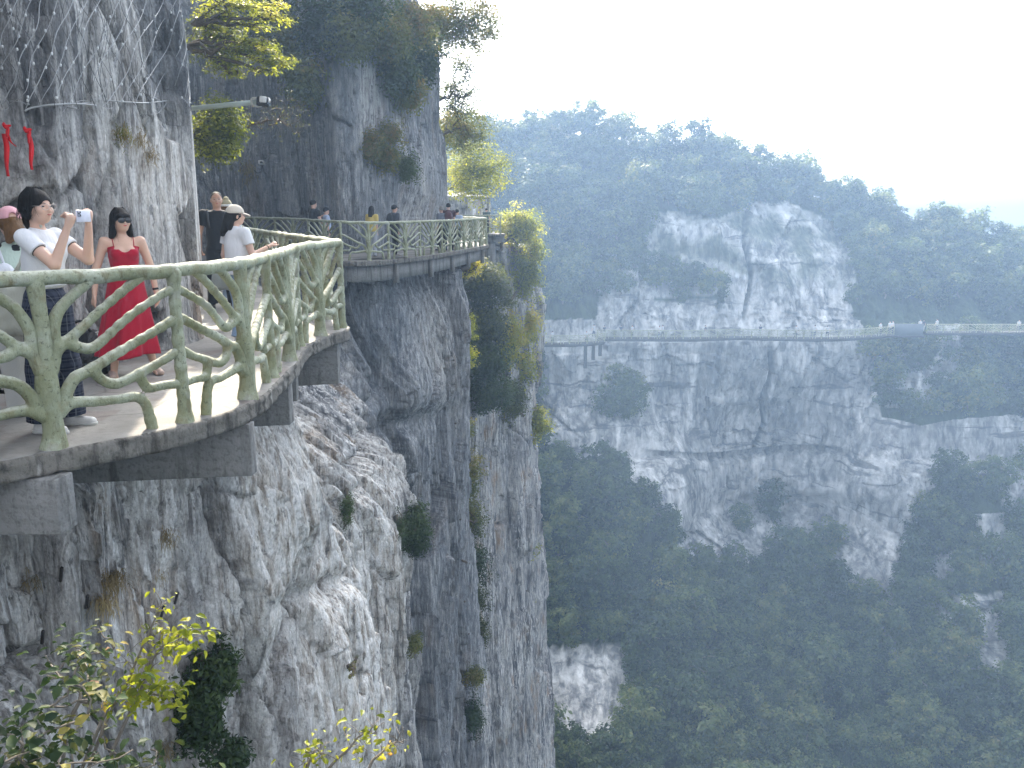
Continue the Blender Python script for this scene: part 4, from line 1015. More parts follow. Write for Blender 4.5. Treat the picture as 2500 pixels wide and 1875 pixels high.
spray('small yellow twig at the bottom edge, right hand one', [(860, 2050, 0), (900, 1880, 0), (930, 1840, .0), (965, 1812, 0), (985, 1815, .0)], 4.2, .04, 1, L_LIME, 425)
spray('small yellow twig low at the bottom edge, left hand one', [(690, 2050, 0), (740, 1900, 0), (755, 1860, .0), (772, 1830, 0), (790, 1850, .0)], 4.2, .04, 2, L_LIME, 426)
# ---- dry grass and little plants on the rock
def tuft(lb, px, n, L, seed, mat=None, hang=1.0, ymin=4, ymax=16, name='grass_tuft', cat='grass', spread=.05, grp=None):
    rs = np.random.default_rng(seed); b = cliff_at(px[0], px[1], ymin, ymax); P0 = rs.normal(size=(n, 3))*spread; P0[:, 1] *= .3
    D = rs.normal(size=(n, 3))*.5+np.array([.35, -.6, .5]); D /= np.linalg.norm(D, axis=1, keepdims=True); l = L*rs.uniform(.5, 1.1, n)[:, None]
    w = np.cross(D, [0, .3, 1.]); w /= np.linalg.norm(w, axis=1, keepdims=True); w *= L*.018
    M1 = P0+D*l*.5; M2 = P0+D*l*.8+np.array([0, 0, -.45*hang])*l*.7; M3 = M2+np.array([.05, -.05, -.6*hang])*l*.6
    V = np.stack([P0-w, P0+w, M1+w, M1-w, M2+w*.8, M2-w*.8, M3+w*.15, M3-w*.15], 1).reshape(-1, 3); k = np.arange(n)[:, None, None]*8
    F = (np.array([(0, 1, 2, 3), (3, 2, 4, 5), (5, 4, 6, 7)])[None]+k).reshape(-1, 4)
    o = link(name, mesh_np(name, V, F, mat or M_STRAW, False, attrs={'rnd': ('FACE', np.repeat(rs.random(n), 3))})); o.location = tuple(b); tag(o, lb, cat, grp)
for i, (lb, px, n, L) in enumerate([
  ('straw coloured grass tuft hanging on the lower left cliff, upper of two joined tufts', (285, 1412), 160, .19), ('straw grass tuft hanging just below the upper one on the lower left cliff', (252, 1478), 150, .17),
  ('wide straw tuft beside the upper hanging tuft', (262, 1420), 130, .18), ('small brown grass tuft under the long stained beam', (408, 1318), 90, .14), ('dry twiggy tuft at the far left of the lower cliff', (75, 1425), 60, .14),
  ('dry grass clump over the ledge notch behind the red dressed woman', (345, 345), 130, .11), ('brown grass hanging beside the ledge notch', (370, 380), 110, .12), ('small straw clump at the bottom of the lower cliff', (400, 1835), 110, .15),
  ('faint brown tuft near the middle of the lower cliff', (395, 1410), 50, .10)]):
    tuft(lb, px, n, L, 500+i, spread=.045)
tuft('small green fern on the rock ledge above the red dressed woman', (300, 335), 120, .15, 520, L_MID, .4, name='fern', cat='fern')
tuft('brown hanging grass on the wall under the small white camera', (600, 420), 160, .45, 521, None, ymin=12, ymax=34, spread=.15)

# ------------------------------------------------------------------ forest across the gorge
def forest():
    u, v = FU_, FVV; rs = np.random.default_rng(5)
    Nm = np.stack([np.gradient(FV[..., k], axis=0) for k in range(3)], -1)
    FR = rock_mask(wu, wv)
    ok = (~FR) & (u > 1020) & (u < 2620) & (v > 150) & (v < 2050) & (FD > 10) & (FV[..., 1] < 175)
    ok[-4:] = False
    band = (FV[..., 2] > -17.5) & (FV[..., 2] < -11.5) & (FV[..., 1] > 110) & (FV[..., 1] < 121)   # keep the walkway clear
    ok &= ~band
    ok &= ~(rock_mask(u, v-48) & (v > 500)) 
    inn = np.zeros(u.shape, bool)
    for p in TREES_IN: inn |= inpoly(u, v, p)
    ok &= ~(inn & (fbm(FV[..., 0]*.22, FV[..., 2]*.22, FV[..., 0]*0, 3, 88) > .02))
    idx = np.argwhere(ok); rs.shuffle(idx); P = FV[idx[:, 0], idx[:, 1]]
    cell = {}; keep = []
    for k in range(len(P)):
        p = P[k]; sp = 1.75+.009*max(0, p[1]-60)
        if v[idx[k, 0], idx[k, 1]] > 1150: sp *= 1.12
        c = tuple(np.floor(p/2.6).astype(int)); bad = False
        for dx in (-1, 0, 1):
            for dy in (-1, 0, 1):
                for dz in (-1, 0, 1):
                    for q in cell.get((c[0]+dx, c[1]+dy, c[2]+dz), ()):
                        if (q[0]-p[0])**2+(q[1]-p[1])**2+(q[2]-p[2])**2 < sp*sp: bad = True; break
        if bad: continue
        cell.setdefault(c, []).append(p); keep.append(k)
    keep = np.array(keep); P = P[keep]; V_ = v[idx[keep, 0], idx[keep, 1]]; U_ = u[idx[keep, 0], idx[keep, 1]]; D_ = FD[idx[keep, 0], idx[keep, 1]]
    # variants
    meshes = []
    for q in range(5):
        rx = [1.0, 1.15, .9, 1.05, .85][q]; hz = [1.0, .8, 1.15, .9, 1.25][q]
        mb, lf = grow((0, 0, 0), (0, 0, 1.35), (rx, rx, hz), 60, 40, .17, .125, 600+q, .055, flat=.75, upn=.6, shell=.6, wood_n=4, wide=.6)
        V, F, r = lf; W = np.concatenate(mb.V)
        Fw4 = np.concatenate(mb.F4); Fw3 = np.concatenate(mb.F3)
        nq, nt = len(Fw4)+len(F), len(Fw3)
        me = mesh_np('forest_tree', np.concatenate([W, V]), [np.concatenate([Fw4, F+len(W)]), Fw3], [M_BARKPALE, L_FAR], False,
            attrs={'rnd': ('FACE', np.concatenate([np.zeros(len(Fw4)), r, np.zeros(nt)]))}, matidx=np.concatenate([np.zeros(len(Fw4)), np.ones(len(F)), np.zeros(nt)]).astype(int))
        meshes.append(me)
    n = len(P); sc = rs.uniform(1.5, 2.5, n)*np.where(rs.random(n) < .12, 1.3, 1)*(1+.002*(D_-80)); rz = rs.uniform(0, 6.28, n); var = rs.integers(0, 5, n)
    vis = sc/D_*((U_ > 1240) & (U_ < 2540) & (V_ < 1930)); order = np.argsort(-vis)
    # the trees standing on the skyline and the largest ones below are things of their own, 300 in all
    big = order[:300]; mask = np.zeros(n, bool); mask[big] = True
    for k in big:
        o = bpy.data.objects.new('forest_tree', meshes[var[k]]); COL.objects.link(o)
        p = P[k]; o.location = (p[0], p[1]+.3, p[2]-.35*sc[k]); o.rotation_euler = (rs.normal()*.12+.1, rs.normal()*.12, rz[k]); o.scale = (sc[k], sc[k], sc[k]*rs.uniform(.85, 1.15))
        if V_[k] > 1500: lb, g = 'hazy dark green tree in the thick wood at the lower right, below the cliffs', 'trees of the thick wood at the bottom of the gorge wall'
        elif U_[k] < 1800: lb, g = 'hazy grey green tree on the wooded buttress left of the pale central cliff', 'trees of the left wooded buttress across the gorge'
        else: lb, g = 'hazy grey green tree on the wooded slope right of and below the pale central cliff', 'trees of the right wooded slope across the gorge'
        tag(o, lb, 'tree', g)
    rest = np.argwhere(~mask).ravel()
    # the remaining mass of the forest: one object, points that instance the tree crowns
    me = bpy.data.meshes.new('distant_forest'); me.vertices.add(len(rest))
    pp = P[rest]+np.c_[np.zeros(len(rest)), np.full(len(rest), .3), -.35*sc[rest]]
    me.vertices.foreach_set('co', pp.astype(np.float32).ravel())
    for nm, arr in (('sc', sc[rest]), ('rz', rz[rest])):
        a = me.attributes.new(nm, 'FLOAT', 'POINT'); a.data.foreach_set('value', arr.astype(np.float32))
    a = me.attributes.new('vr', 'INT', 'POINT'); a.data.foreach_set('value', var[rest].astype(np.int32))
    me.materials.append(L_FAR)
    o = link('distant_forest', me); tag(o, 'hazy mass of distant trees covering the gorge wall and skyline', 'forest', kind='stuff')
    ng = bpy.data.node_groups.new('forest_spread', 'GeometryNodeTree')
    ng.interface.new_socket('Geometry', in_out='INPUT', socket_type='NodeSocketGeometry'); ng.interface.new_socket('Geometry', in_out='OUTPUT', socket_type='NodeSocketGeometry')
    N_ = ng.nodes; gi = N_.new('NodeGroupInput'); go = N_.new('NodeGroupOutput'); join = N_.new('GeometryNodeJoinGeometry')
    src = {}
    for k in big:
        src.setdefault(int(var[k]), next(ob for ob in COL.objects if ob.data == meshes[var[k]]))
    def named(nm, ty):
        a = N_.new('GeometryNodeInputNamedAttribute'); a.data_type = ty; a.inputs[0].default_value = nm; return a.outputs['Attribute']
    for q, ob in src.items():
        oi = N_.new('GeometryNodeObjectInfo'); oi.inputs['Object'].default_value = ob; oi.transform_space = 'ORIGINAL'
        cmp_ = N_.new('FunctionNodeCompare'); cmp_.data_type = 'INT'; cmp_.operation = 'EQUAL'
        ins = [s for s in cmp_.inputs if s.type == 'INT']; ng.links.new(named('vr', 'INT'), ins[0]); ins[1].default_value = q
        io = N_.new('GeometryNodeInstanceOnPoints'); ng.links.new(gi.outputs[0], io.inputs['Points']); ng.links.new(cmp_.outputs[0], io.inputs['Selection']); ng.links.new(oi.outputs['Geometry'], io.inputs['Instance'])
        cx = N_.new('ShaderNodeCombineXYZ'); ng.links.new(named('rz', 'FLOAT'), cx.inputs[2]); ng.links.new(cx.outputs[0], io.inputs['Rotation'])
        cs = N_.new('ShaderNodeCombineXYZ'); s_ = named('sc', 'FLOAT')
        for c in range(3): ng.links.new(s_, cs.inputs[c])
        ng.links.new(cs.outputs[0], io.inputs['Scale']); ng.links.new(io.outputs[0], join.inputs[0])
    ng.links.new(join.outputs[0], go.inputs[0])
    md = o.modifiers.new('spread', 'NODES'); md.node_group = ng
    print('FOREST', n, 'trees')
forest()
# ------------------------------------------------------------------ people
def rotz(a): c, s = math.cos(a), math.sin(a); return np.array([[c, -s, 0], [s, c, 0], [0, 0, 1.]])
def rotx(a): c, s = math.cos(a), math.sin(a); return np.array([[1, 0, 0], [0, c, -s], [0, s, c]])
def roty(a): c, s = math.cos(a), math.sin(a); return np.array([[c, 0, s], [0, 1, 0], [-s, 0, c]])
def unit(v): v = np.array(v, float); return v/np.linalg.norm(v)
def cloth(name, col, var=.12, sc=60, rough=.85):
    if name in MATS: return MATS[name]
    t = NT(name); v = t.coord(); f = t.noise(t.coord(scale=(1, 1, .35), warp=.05, wscale=6), 9, 4, .6); n = t.noise(v, sc*4, 3)
    c = t.mix(f, tuple(k*(1-var) for k in col), tuple(min(1, k*(1+var)) for k in col))
    b = t.bump(f, .03, .6); b = t.bump(n, .001, .4, b)
    t.bsdf(c, rough, b, .2, **{'Sheen Weight': .15}); MATS[name] = t.m; return t.m
def skin_mat(name, col):
    if name in MATS: return MATS[name]
    t = NT(name); v = t.coord(); n = t.noise(v, 9, 4)
    c = t.mix(n, tuple(k*.9 for k in col), (min(1, col[0]*1.1), col[1]*1.03, col[2]*1.0))
    t.bsdf(c, .5, t.bump(t.noise(v, 180, 3), .0008, .4), .4, **{'Subsurface Weight': .12, 'Subsurface Radius': (.012, .005, .003), 'Subsurface Scale': .6}); MATS[name] = t.m; return t.m
def hair_mat(name, col):
    if name in MATS: return MATS[name]
    t = NT(name); v = t.coord(scale=(1, 1, .08), warp=.02, wscale=5); n = t.noise(v, 120, 5, .7)
    t.bsdf(t.mix(n, tuple(k*.5 for k in col), tuple(k*1.7 for k in col)), .62, t.bump(n, .008, 1), .18); MATS[name] = t.m; return t.m
def plaid():
    t = NT('navy_plaid_cloth'); v = t.coord(); sx = t.n('ShaderNodeSeparateXYZ'); t.l(v, sx.inputs[0])
    def bands(src, per, w, off=0.):
        m = t.math('FRACT', t.math('ADD', t.math('MULTIPLY', src, 1/per), off)); return t.math('LESS_THAN', m, w)
    ang = t.math('ARCTAN2', sx.outputs[1], t.math('ADD', sx.outputs[0], 0.0)); hx = t.math('ADD', sx.outputs[0], t.math('MULTIPLY', sx.outputs[1], .9))
    a = bands(hx, .062, .42); b = bands(sx.outputs[2], .062, .42); a2 = bands(hx, .062, .07, .3); b2 = bands(sx.outputs[2], .062, .07, .3)
    c = t.mix(t.math('MULTIPLY', a, .55), (.010, .013, .030), (.055, .065, .10)); c = t.mix(t.math('MULTIPLY', b, .5), c, (.055, .065, .10))
    c = t.mix(t.math('MULTIPLY', a2, .5), c, (.16, .17, .20)); c = t.mix(t.math('MULTIPLY', b2, .4), c, (.16, .17, .20))
    t.bsdf(c, .9, t.bump(t.noise(t.coord(scale=(1, 1, .3), warp=.05, wscale=5), 8, 4), .03, .6), .15); return t.m
SKIN = skin_mat('skin_fair', (.60, .40, .31)); SKIN2 = skin_mat('skin_tan', (.50, .31, .23))
HBLACK = hair_mat('black_hair', (.012, .010, .010)); HBROWN = hair_mat('brown_hair', (.12, .065, .03)); HGREY = hair_mat('grey_hair', (.25, .24, .23))
M_BLACKPL = simple('black_plastic', (.012, .012, .014), .25, 60, .1, .0005, .5)
M_LENS = simple('dark_lens', (.008, .008, .01), .08, 30, 0, 0, .8)
M_WIRE = simple('glasses_wire', (.45, .40, .38), .3, 30, .05, 0, .5, 1)
M_LIP = simple('lips', (.42, .13, .11), .45, 60, .1, 0)
M_EYE = simple('eye_dark', (.02, .015, .013), .2, 60, .1, 0, .6)
M_EYEW = simple('eye_white', (.55, .52, .5), .3, 60, .05, 0)
def ell_mb(mb, c, r, n=10, M=None):
    th = np.linspace(0, math.pi, n)[1:-1]; ph = np.arange(n*2)*math.pi/n
    Rg = np.stack([np.sin(th)[:, None]*np.cos(ph), np.sin(th)[:, None]*np.sin(ph), np.repeat(np.cos(th)[:, None], len(ph), 1)], -1)*np.array(r)
    if M is not None: Rg = Rg@np.array(M).T
    Rg = Rg+np.array(c); mb.rings(Rg[::-1], capb=True, capt=True)
def strands(P, mat, n=150, top=.055, low=-.12, r=.0011, seed=1, back=True, parent=None, wob=.012):
    """loose hairs over the cap of the hair so its outline breaks up"""
    rs = np.random.default_rng(seed); mb = MB()
    for k in range(n):
        a = rs.uniform(.25*math.pi, 1.75*math.pi) if back else rs.uniform(0, 2*math.pi); a += math.pi/2
        cx, cy = math.cos(a), math.sin(a); e = rs.uniform(.97, 1.06); lo_ = low*rs.uniform(.6, 1.12); w1, w2 = rs.normal(size=2)*wob
        pts = [(.022*cx, -.010+.028*cy, .018+.060*e), (.046*cx*e, -.010+.058*cy*e, .045), (.0535*cx*e, -.010+.067*cy*e, .005), ((.056*cx+w1*.4)*e, (-.012+.066*cy+w2*.4)*e, lo_*.5), (.056*cx+w1, -.016+.060*cy+w2, lo_)]
        mb.tube([P.H(q) for q in catmull(pts, 3)], np.linspace(r, r*.4, 13)*P.k, 3)
    return mb.build('hair_strands', mat, parent or P.t)
class Person:
    def __init__(s, label, loc, heading, h, skin=SKIN, vox=.0056, male=False, group=None, ua=((0, 0, -1), (0, 0, -1)), fa=((0, .1, -1), (0, .1, -1)),
                 ul=((0, 0, -1), (0, 0, -1)), ll=((0, 0, -1), (0, 0, -1)), yaw=0, pitch=0, belly=0, curl=.5, hands=True, arms_out=.12):
        s.h = h; s.vox = vox; s.male = male; s.skin = skin; hx, hy = unit(heading)
        s.t = thing('person', loc, label, 'person', group, math.atan2(hy, hx)-math.pi/2)
        s.sw = (.118 if male else .100)*h; k = h; s.k = k
        s.sh = [np.array([sd*s.sw, 0, .812*k]) for sd in (-1, 1)]           # left, right
        U = .168*k; Fo = .148*k
        s.el = [s.sh[i]+unit(ua[i])*U for i in (0, 1)]; s.wr = [s.el[i]+unit(fa[i])*Fo for i in (0, 1)]; s.fa = [unit(f) for f in fa]
        s.hp = [np.array([sd*.052*k, 0, .505*k]) for sd in (-1, 1)]
        s.kn = [s.hp[i]+unit(ul[i])*.235*k for i in (0, 1)]; s.an = [s.kn[i]+unit(ll[i])*.225*k for i in (0, 1)]
        lowest = min(a[2] for a in s.an)-.045*k
        for L in (s.sh, s.el, s.wr, s.hp, s.kn, s.an):
            for i in (0, 1): L[i] = L[i]-np.array([0, 0, lowest])
        s.dz = -lowest
        s.Rh = rotz(yaw)@rotx(pitch); s.hc = np.array([0, .004*k, .93*k+s.dz]); s.curl = curl; s.hands = hands; s.belly = belly
    def H(s, p): return s.hc+s.Rh@(np.array(p, float)*s.k)
    def torso(s, S, e=0.0, cut=None, k=.03, waist=True):
        h, dz = s.k, s.dz; m = s.male; z = lambda v: v*h+dz
        S.ell((0, .0, z(.735)), ((.094 if m else .080)*h+e, .060*h+e, .095*h+e), k, cut=cut)
        S.cone((-s.sw*.72, -.004*h, z(.802)), (s.sw*.72, -.004*h, z(.802)), .030*h+e, .030*h+e, .05, cut=cut)
        S.cone((0, -.008*h, z(.80)), (0, -.004*h, z(.835)), .045*h+e, .026*h+e, .04, cut=cut)
        S.ell((0, .002+s.belly*.4, z(.64)), ((.085 if m else .066)*h+e+s.belly*.5, .052*h+e+s.belly, .10*h+e), .06, cut=cut)
        S.ell((0, -.006*h, z(.545)), ((.088 if m else .088)*h+e, .062*h+e, .07*h+e), .06, cut=cut)
        if not m:
            for sd in (-1, 1): S.ell((sd*.038*h, .047*h, z(.745)), (.034*h+e, .030*h+e, .034*h+e), .03, cut=cut)
    def body(s, legs=True, torso=True, face=True):
        h = s.k; S = SDF(s.vox); s.torso(S)
        nk = .033 if s.male else .026
        S.cone((0, -.006*h, .815*h+s.dz), s.H((0, -.012, -.035)), nk*h, nk*h, .02)
        S.ell(s.H((0, -.006, .012)), (.0445*h, .057*h, .054*h), .01, s.Rh)
        S.ell(s.H((0, .012, -.02)), (.038*h, .043*h, .043*h), .03, s.Rh)
        S.ell(s.H((0, .030, -.043)), (.020*h, .020*h, .018*h), .025, s.Rh)          # chin
        if face:
            S.cone(s.H((0, .050, .008)), s.H((0, .061, -.013)), .0045*h, .0075*h, .012)
            for sd in (-1, 1):
                S.ell(s.H((sd*.045, -.004, -.005)), (.006*h, .011*h, .018*h), .004, s.Rh)
                S.ell(s.H((sd*.024, .040, -.014)), (.014*h, .012*h, .013*h), .015, s.Rh)
                S.ell(s.H((sd*.018, .0545, .006)), (.010*h, .006*h, .006*h), .004, s.Rh, sub=True)
            S.ell(s.H((0, .0525, -.0285)), (.013*h, .006*h, .0065*h), .006, s.Rh)
        for i in (0, 1):
            S.cone(s.sh[i], s.el[i], .029*h*(1.15 if s.male else 1), .0225*h*(1.1 if s.male else 1), .03)
            S.cone(s.el[i], s.wr[i], .0225*h*(1.1 if s.male else 1), .0145*h, .012)
            if s.hands: s.hand(S, i)
            if legs:
                S.cone(s.hp[i], s.kn[i], .052*h, .033*h, .04); S.cone(s.kn[i], s.an[i], .032*h, .020*h, .02)
                S.ell(s.kn[i]*.65+s.an[i]*.35+np.array([0, -.012*h, 0]), (.028*h, .030*h, .06*h), .03)
                a = s.an[i]; S.cone(a-np.array([0, .01*h, .025*h]), a+np.array([0, .085*h, -.034*h]), .019*h, .012*h, .02)
        s.bodyo = S.build('body', s.skin, s.t); return s
    def hand(s, S, i):
        h = s.k; w = s.wr[i]; f = s.fa[i]; sd = (-1, 1)[i]
        ref = np.array([0, 0, 1.]) if abs(f[2]) < .75 else np.array([0, 1., 0]); n = ref-f*(ref@f); n = unit(n)    # back of the hand / knuckle side
        if f[2] < -.5: n = unit(np.array([sd*1., .25, 0])-f*(np.array([sd*1., .25, 0])@f))                       # hanging: palm faces the thigh
        lat = np.cross(f, n)*(1 if i == 1 else -1)
        thumbdir = -lat if f[2] < -.5 else lat
        if f[2] < -.5: thumbdir = unit(np.array([0, 1., 0])-f*f[1]); lat = -thumbdir
        S.cone(w-f*.01*h, w+f*.045*h, .0145*h, .0235*h, .01, flat=(n, 1.7))
        pc = w+f*.045*h; cu = s.curl
        for q in range(4):
            off = lat*((q-1.5)*.0125*h); L = [.040, .046, .043, .034][q]*h; b = pc+off+f*.004*h; r = .0054*h
            d1 = unit(f*math.cos(cu*.8)-n*math.sin(cu*.8)); d2 = unit(f*math.cos(cu*2.2)-n*math.sin(cu*2.2))
            S.cone(b, b+d1*L*.5, r, r*.95, .003); S.cone(b+d1*L*.5, b+d1*L*.5+d2*L*.55, r*.95, r*.8, .003)
        tb = w+f*.018*h+thumbdir*.016*h; td = unit(f*.8+thumbdir*.75-n*.25*cu); S.cone(tb, tb+td*.026*h, .0075*h, .006*h, .008); S.cone(tb+td*.026*h, tb+unit(td*.8+f*.4)*.048*h, .006*h, .005*h, .003)
    def part(s, S, name, mat, **k): return S.build(name, mat, s.t, **k)
    def top(s, name, mat, sleeve=.45, hem=.56, e=.010, neck=.835, loose=0, neckw=None, bumpa=.004):
        h = s.k; S = SDF(s.vox); cut = [((0, 0, hem*h+s.dz), (0, 0, -1)), ((0, .02*h, neck*h+s.dz), (0, .35, 1.))]
        s.torso(S, e+loose, cut)
        S.cone((0, .0, .70*h+s.dz), (0, -.002, hem*h+s.dz-.02), .068*h+e+loose, .074*h+e+loose*1.4, .05, cut=cut)
        for i in (0, 1):
            a, b, w = s.sh[i], s.el[i], s.wr[i]
            if sleeve <= 1:
                c = a+(b-a)*sleeve; S.cone(a, c+(b-a)*.1, (.034 if s.male else .0305)*h+e, .0295*h+e*1.2+loose*.5, .03, cut=[(c, unit(b-a))])
            else:
                c = b+(w-b)*(sleeve-1); S.cone(a, b, .034*h+e, .029*h+e, .03); S.cone(b, c, .029*h+e, .021*h+e*.8, .02, cut=[(c-(w-b)*.02, unit(w-b))])
        amp = bumpa
        o = s.part(S, name, mat, bump=lambda V: amp*fbm(V[:, 0]*9, V[:, 1]*9, V[:, 2]*5, 3, 5)); return o
    def trousers(s, name, mat, waist=.60, wide=0.0, length=1.0, e=.010, bell=0.0):
        h = s.k; S = SDF(s.vox); cut = [((0, 0, waist*h+s.dz), (0, 0, 1))]
        S.ell((0, -.006*h, .55*h+s.dz), (.090*h+e, .066*h+e, .08*h+e), .05, cut=cut)
        for i in (0, 1):
            a, b, c = s.hp[i], s.kn[i], s.an[i]
            S.cone(a, b, .053*h+e+wide*.3, .036*h+e+wide*.8, .04)
            end = b+(c-b)*length; S.cone(b, end+(c-b)*.06, .036*h+e+wide*.8, .026*h+e+wide+bell, .03, cut=[(end, unit(c-b))])
        return s.part(S, name, mat, bump=lambda V: .006*fbm(V[:, 0]*8, V[:, 1]*8, V[:, 2]*3, 3, 15))
    def shoes(s, mat, sole=None, low=False):
        h = s.k
        for i in (0, 1):
            a = s.an[i]; S = SDF(min(s.vox, .007)); g = a[2]-.045*h
            cut = [((0, 0, g+.002), (0, 0, -1))]; x, y = a[0]+(-.008, .008)[i]*h, a[1]
            S.cone((x, y-.018*h, g+.022*h), (x*1.08, y+.088*h, g+.016*h), .024*h, .021*h, .01, cut=cut, flat=((0, 0, 1.), 1.1))
            if not low: S.cone((x, y-.005*h, g+.03*h), (a[0], y, g+.05*h), .025*h, .024*h, .02, cut=[((0, 0, g+.056*h), (0, 0, 1))])
            o = s.part(S, 'shoe', mat)
            if sole is not None:
                S2 = SDF(min(s.vox, .006)); S2.cone((x, y-.022*h, g+.008*h), (x*1.08, y+.09*h, g+.008*h), .0255*h, .0235*h, .01, cut=[((0, 0, g), (0, 0, -1)), ((0, 0, g+.014*h), (0, 0, 1))])
                S2.build('sole', sole, o)
    def hair(s, prims, mat, name='hair', amp=.004, cut=None):
        S = SDF(s.vox)
        for p in prims:
            if p[0] == 'e': S.ell(s.H(p[1]), np.array(p[2])*s.k, .015, s.Rh, cut=[(s.H(c), s.Rh@np.array(n)) for c, n in (p[3] if len(p) > 3 else [])] or None)
            elif p[0] == 's': S.ell(s.H(p[1]), np.array(p[2])*s.k, .004, s.Rh, sub=True)
            else:
                S.cone(s.H(p[1]), s.H(p[2]) if not isinstance(p[2], np.ndarray) else p[2], p[3]*s.k, p[4]*s.k, .02)
        return s.part(S, name, mat, bump=lambda V: amp*fbm(V[:, 0]*40, V[:, 1]*40, V[:, 2]*6, 3, 25))
    def eyes(s, brow=HBLACK, lips=M_LIP, eyes=True):
        k = s.k
        if eyes:
            for sd in (-1, 1):
                mb = MB(); ell_mb(mb, s.H((sd*.0185, .0465, .0045)), np.array((.0075, .005, .0032))*k, 8, s.Rh); mb.build('eye', M_EYE, s.t)
                mb = MB(); mb.tube([s.H((sd*.009, .054, .0155)), s.H((sd*.019, .0515, .0185)), s.H((sd*.029, .044, .0155))], [.0012*k, .0016*k, .0008*k], 5); mb.build('eyebrow', brow, s.t)
        mb = MB(); ell_mb(mb, s.H((0, .0575, -.0275)), np.array((.0105, .0035, .0034))*k, 8, s.Rh); mb.build('lips', lips, s.t)
    def glasses(s, dark=False, w=.017, hh=.012):
        k = s.k; mb = MB(); par = None
        for sd in (-1, 1):
            c = np.array((sd*.0195, .0625, .003)); th = np.linspace(0, 2*math.pi, 17)
            ring = [s.H(c+np.array([w*math.cos(a), -abs(math.cos(a))*.004*(1 if sd*math.cos(a) > 0 else 0), hh*math.sin(a)])) for a in th]
            mb.tube(ring, (.0022 if dark else .0011)*k, 5, cap=False)
            mb.tube([s.H((sd*.0365, .058, .006)), s.H((sd*.046, .03, .006)), s.H((sd*.0475, -.005, .004))], (.0018 if dark else .0009)*k, 4)
        mb.tube([s.H((-.004, .064, .006)), s.H((0, .0655, .008)), s.H((.004, .064, .006))], .0012*k, 4)
        g = mb.build('sunglasses' if dark else 'glasses', M_BLACKPL if dark else M_WIRE, s.t)
        if dark:
            for sd in (-1, 1):
                m2 = MB(); ell_mb(m2, s.H((sd*.0195, .0615, .003)), np.array((w, .003, hh))*k, 8, s.Rh); m2.build('lens', M_LENS, g)
        return g
    def cap(s, mat, brim=(0, .085, .018), back=False, e=.004):
        k = s.k; S = SDF(s.vox); c0 = s.H((0, 0, .018)); up = s.Rh@np.array([0, -.06, 1.]); up = unit(up)
        S.ell(s.H((0, -.006, .020)), np.array((.053, .066, .060))*k, .01, s.Rh, cut=[(c0, -up)])
        if back: S.ell(s.H((0, -.066, .026)), np.array((.018, .02, .016))*k, .004, s.Rh, sub=True)
        o = s.part(S, 'cap', mat)
        S = SDF(min(s.vox, .005)); S.ell(s.H((0, .055, .012)), np.array((.042, .052, .012))*k, .01, s.Rh@rotx(-.18), cut=[(s.H((0, .03, 0)), s.Rh@np.array([0, -1., 0]))]); S.ell(s.H((0, .055, .004)), np.array((.044, .05, .011))*k, .004, s.Rh@rotx(-.18), sub=True)
        S.build('brim', mat, o); return o
LONG = [('e', (0, -.010, .018), (.052, .066, .060)), ('s', (0, .052, -.030), (.040, .045, .062)), ('c', (-.040, -.02, .0), (-.046, -.03, -.11), .022, .018), ('c', (.040, -.02, .0), (.046, -.03, -.11), .022, .018), ('c', (0, -.045, .0), (0, -.055, -.12), .034, .03), ('c', (-.02, -.045, -.05), (-.025, -.055, -.13), .03, .022), ('c', (.02, -.045, -.05), (.025, -.055, -.13), .03, .022)]
SHORT = [('e', (0, -.010, .020), (.049, .061, .056)), ('s', (0, .055, -.035), (.060, .055, .062)), ('s', (0, .0, -.06), (.07, .06, .05))]

def camdir(x, y): return unit((-x, -y))
# ---- woman with the phone
x, y, _ = on_z(148, 1046); tocam = camdir(x, y); rgt = np.array([-tocam[1], tocam[0]])
if rgt[0] < 0: rgt = -rgt
def head_dir(ang, x, y):
    """0 = straight to the camera, 90 = to the right of the picture, 180 = away"""
    c = camdir(x, y); r = np.array([-c[1], c[0]]); r = r if r[0] > 0 else -r
    return c*math.cos(R(ang))+r*math.sin(R(ang))
P = Person('woman in a white t-shirt with black trim and plaid trousers holding up a phone', (x, y, 0), head_dir(56, x, y), 1.62, yaw=R(-12), pitch=R(-2),
    ua=((-.02, .80, -.58), (.10, .74, -.62)), fa=((.18, .22, .95), (-.22, .30, .92)), ul=((-.03, .05, -1), (.06, -.04, -1)), ll=((-.02, -.02, -1), (.02, -.06, -1)), curl=1.15)
P.body(legs=False).eyes(); P.glasses()
M_WTEE = cloth('white_cotton', (.66, .67, .70), .06); M_BLK = cloth('black_cloth', (.012, .013, .017), .3)
P.top('tshirt', M_WTEE, sleeve=.48, hem=.615, e=.009, neck=.832)
for i in (0, 1):
    c = P.sh[i]+(P.el[i]-P.sh[i])*.48; d = unit(P.el[i]-P.sh[i]); S = SDF(.005); S.cone(c-d*.012, c+d*.004, .050, .0475, .002, cut=[(c+d*.004, d), (c-d*.016, -d)]); P.part(S, 'sleeve_trim', M_BLK)
S = SDF(.005); th = np.linspace(0, 2*math.pi, 25); rg = [(.056*math.cos(a), .004+.052*math.sin(a), 1.332-.028*math.sin(a)+P.dz) for a in th]; S.chain(rg, [.009]*25, .002); P.part(S, 'neck_trim', M_BLK)
P.trousers('plaid_trousers', plaid(), waist=.622, wide=.032, length=.98, e=.012, bell=.02)
P.shoes(simple('white_leather', (.62, .62, .62), .5), simple('white_rubber', (.55, .55, .54), .6))
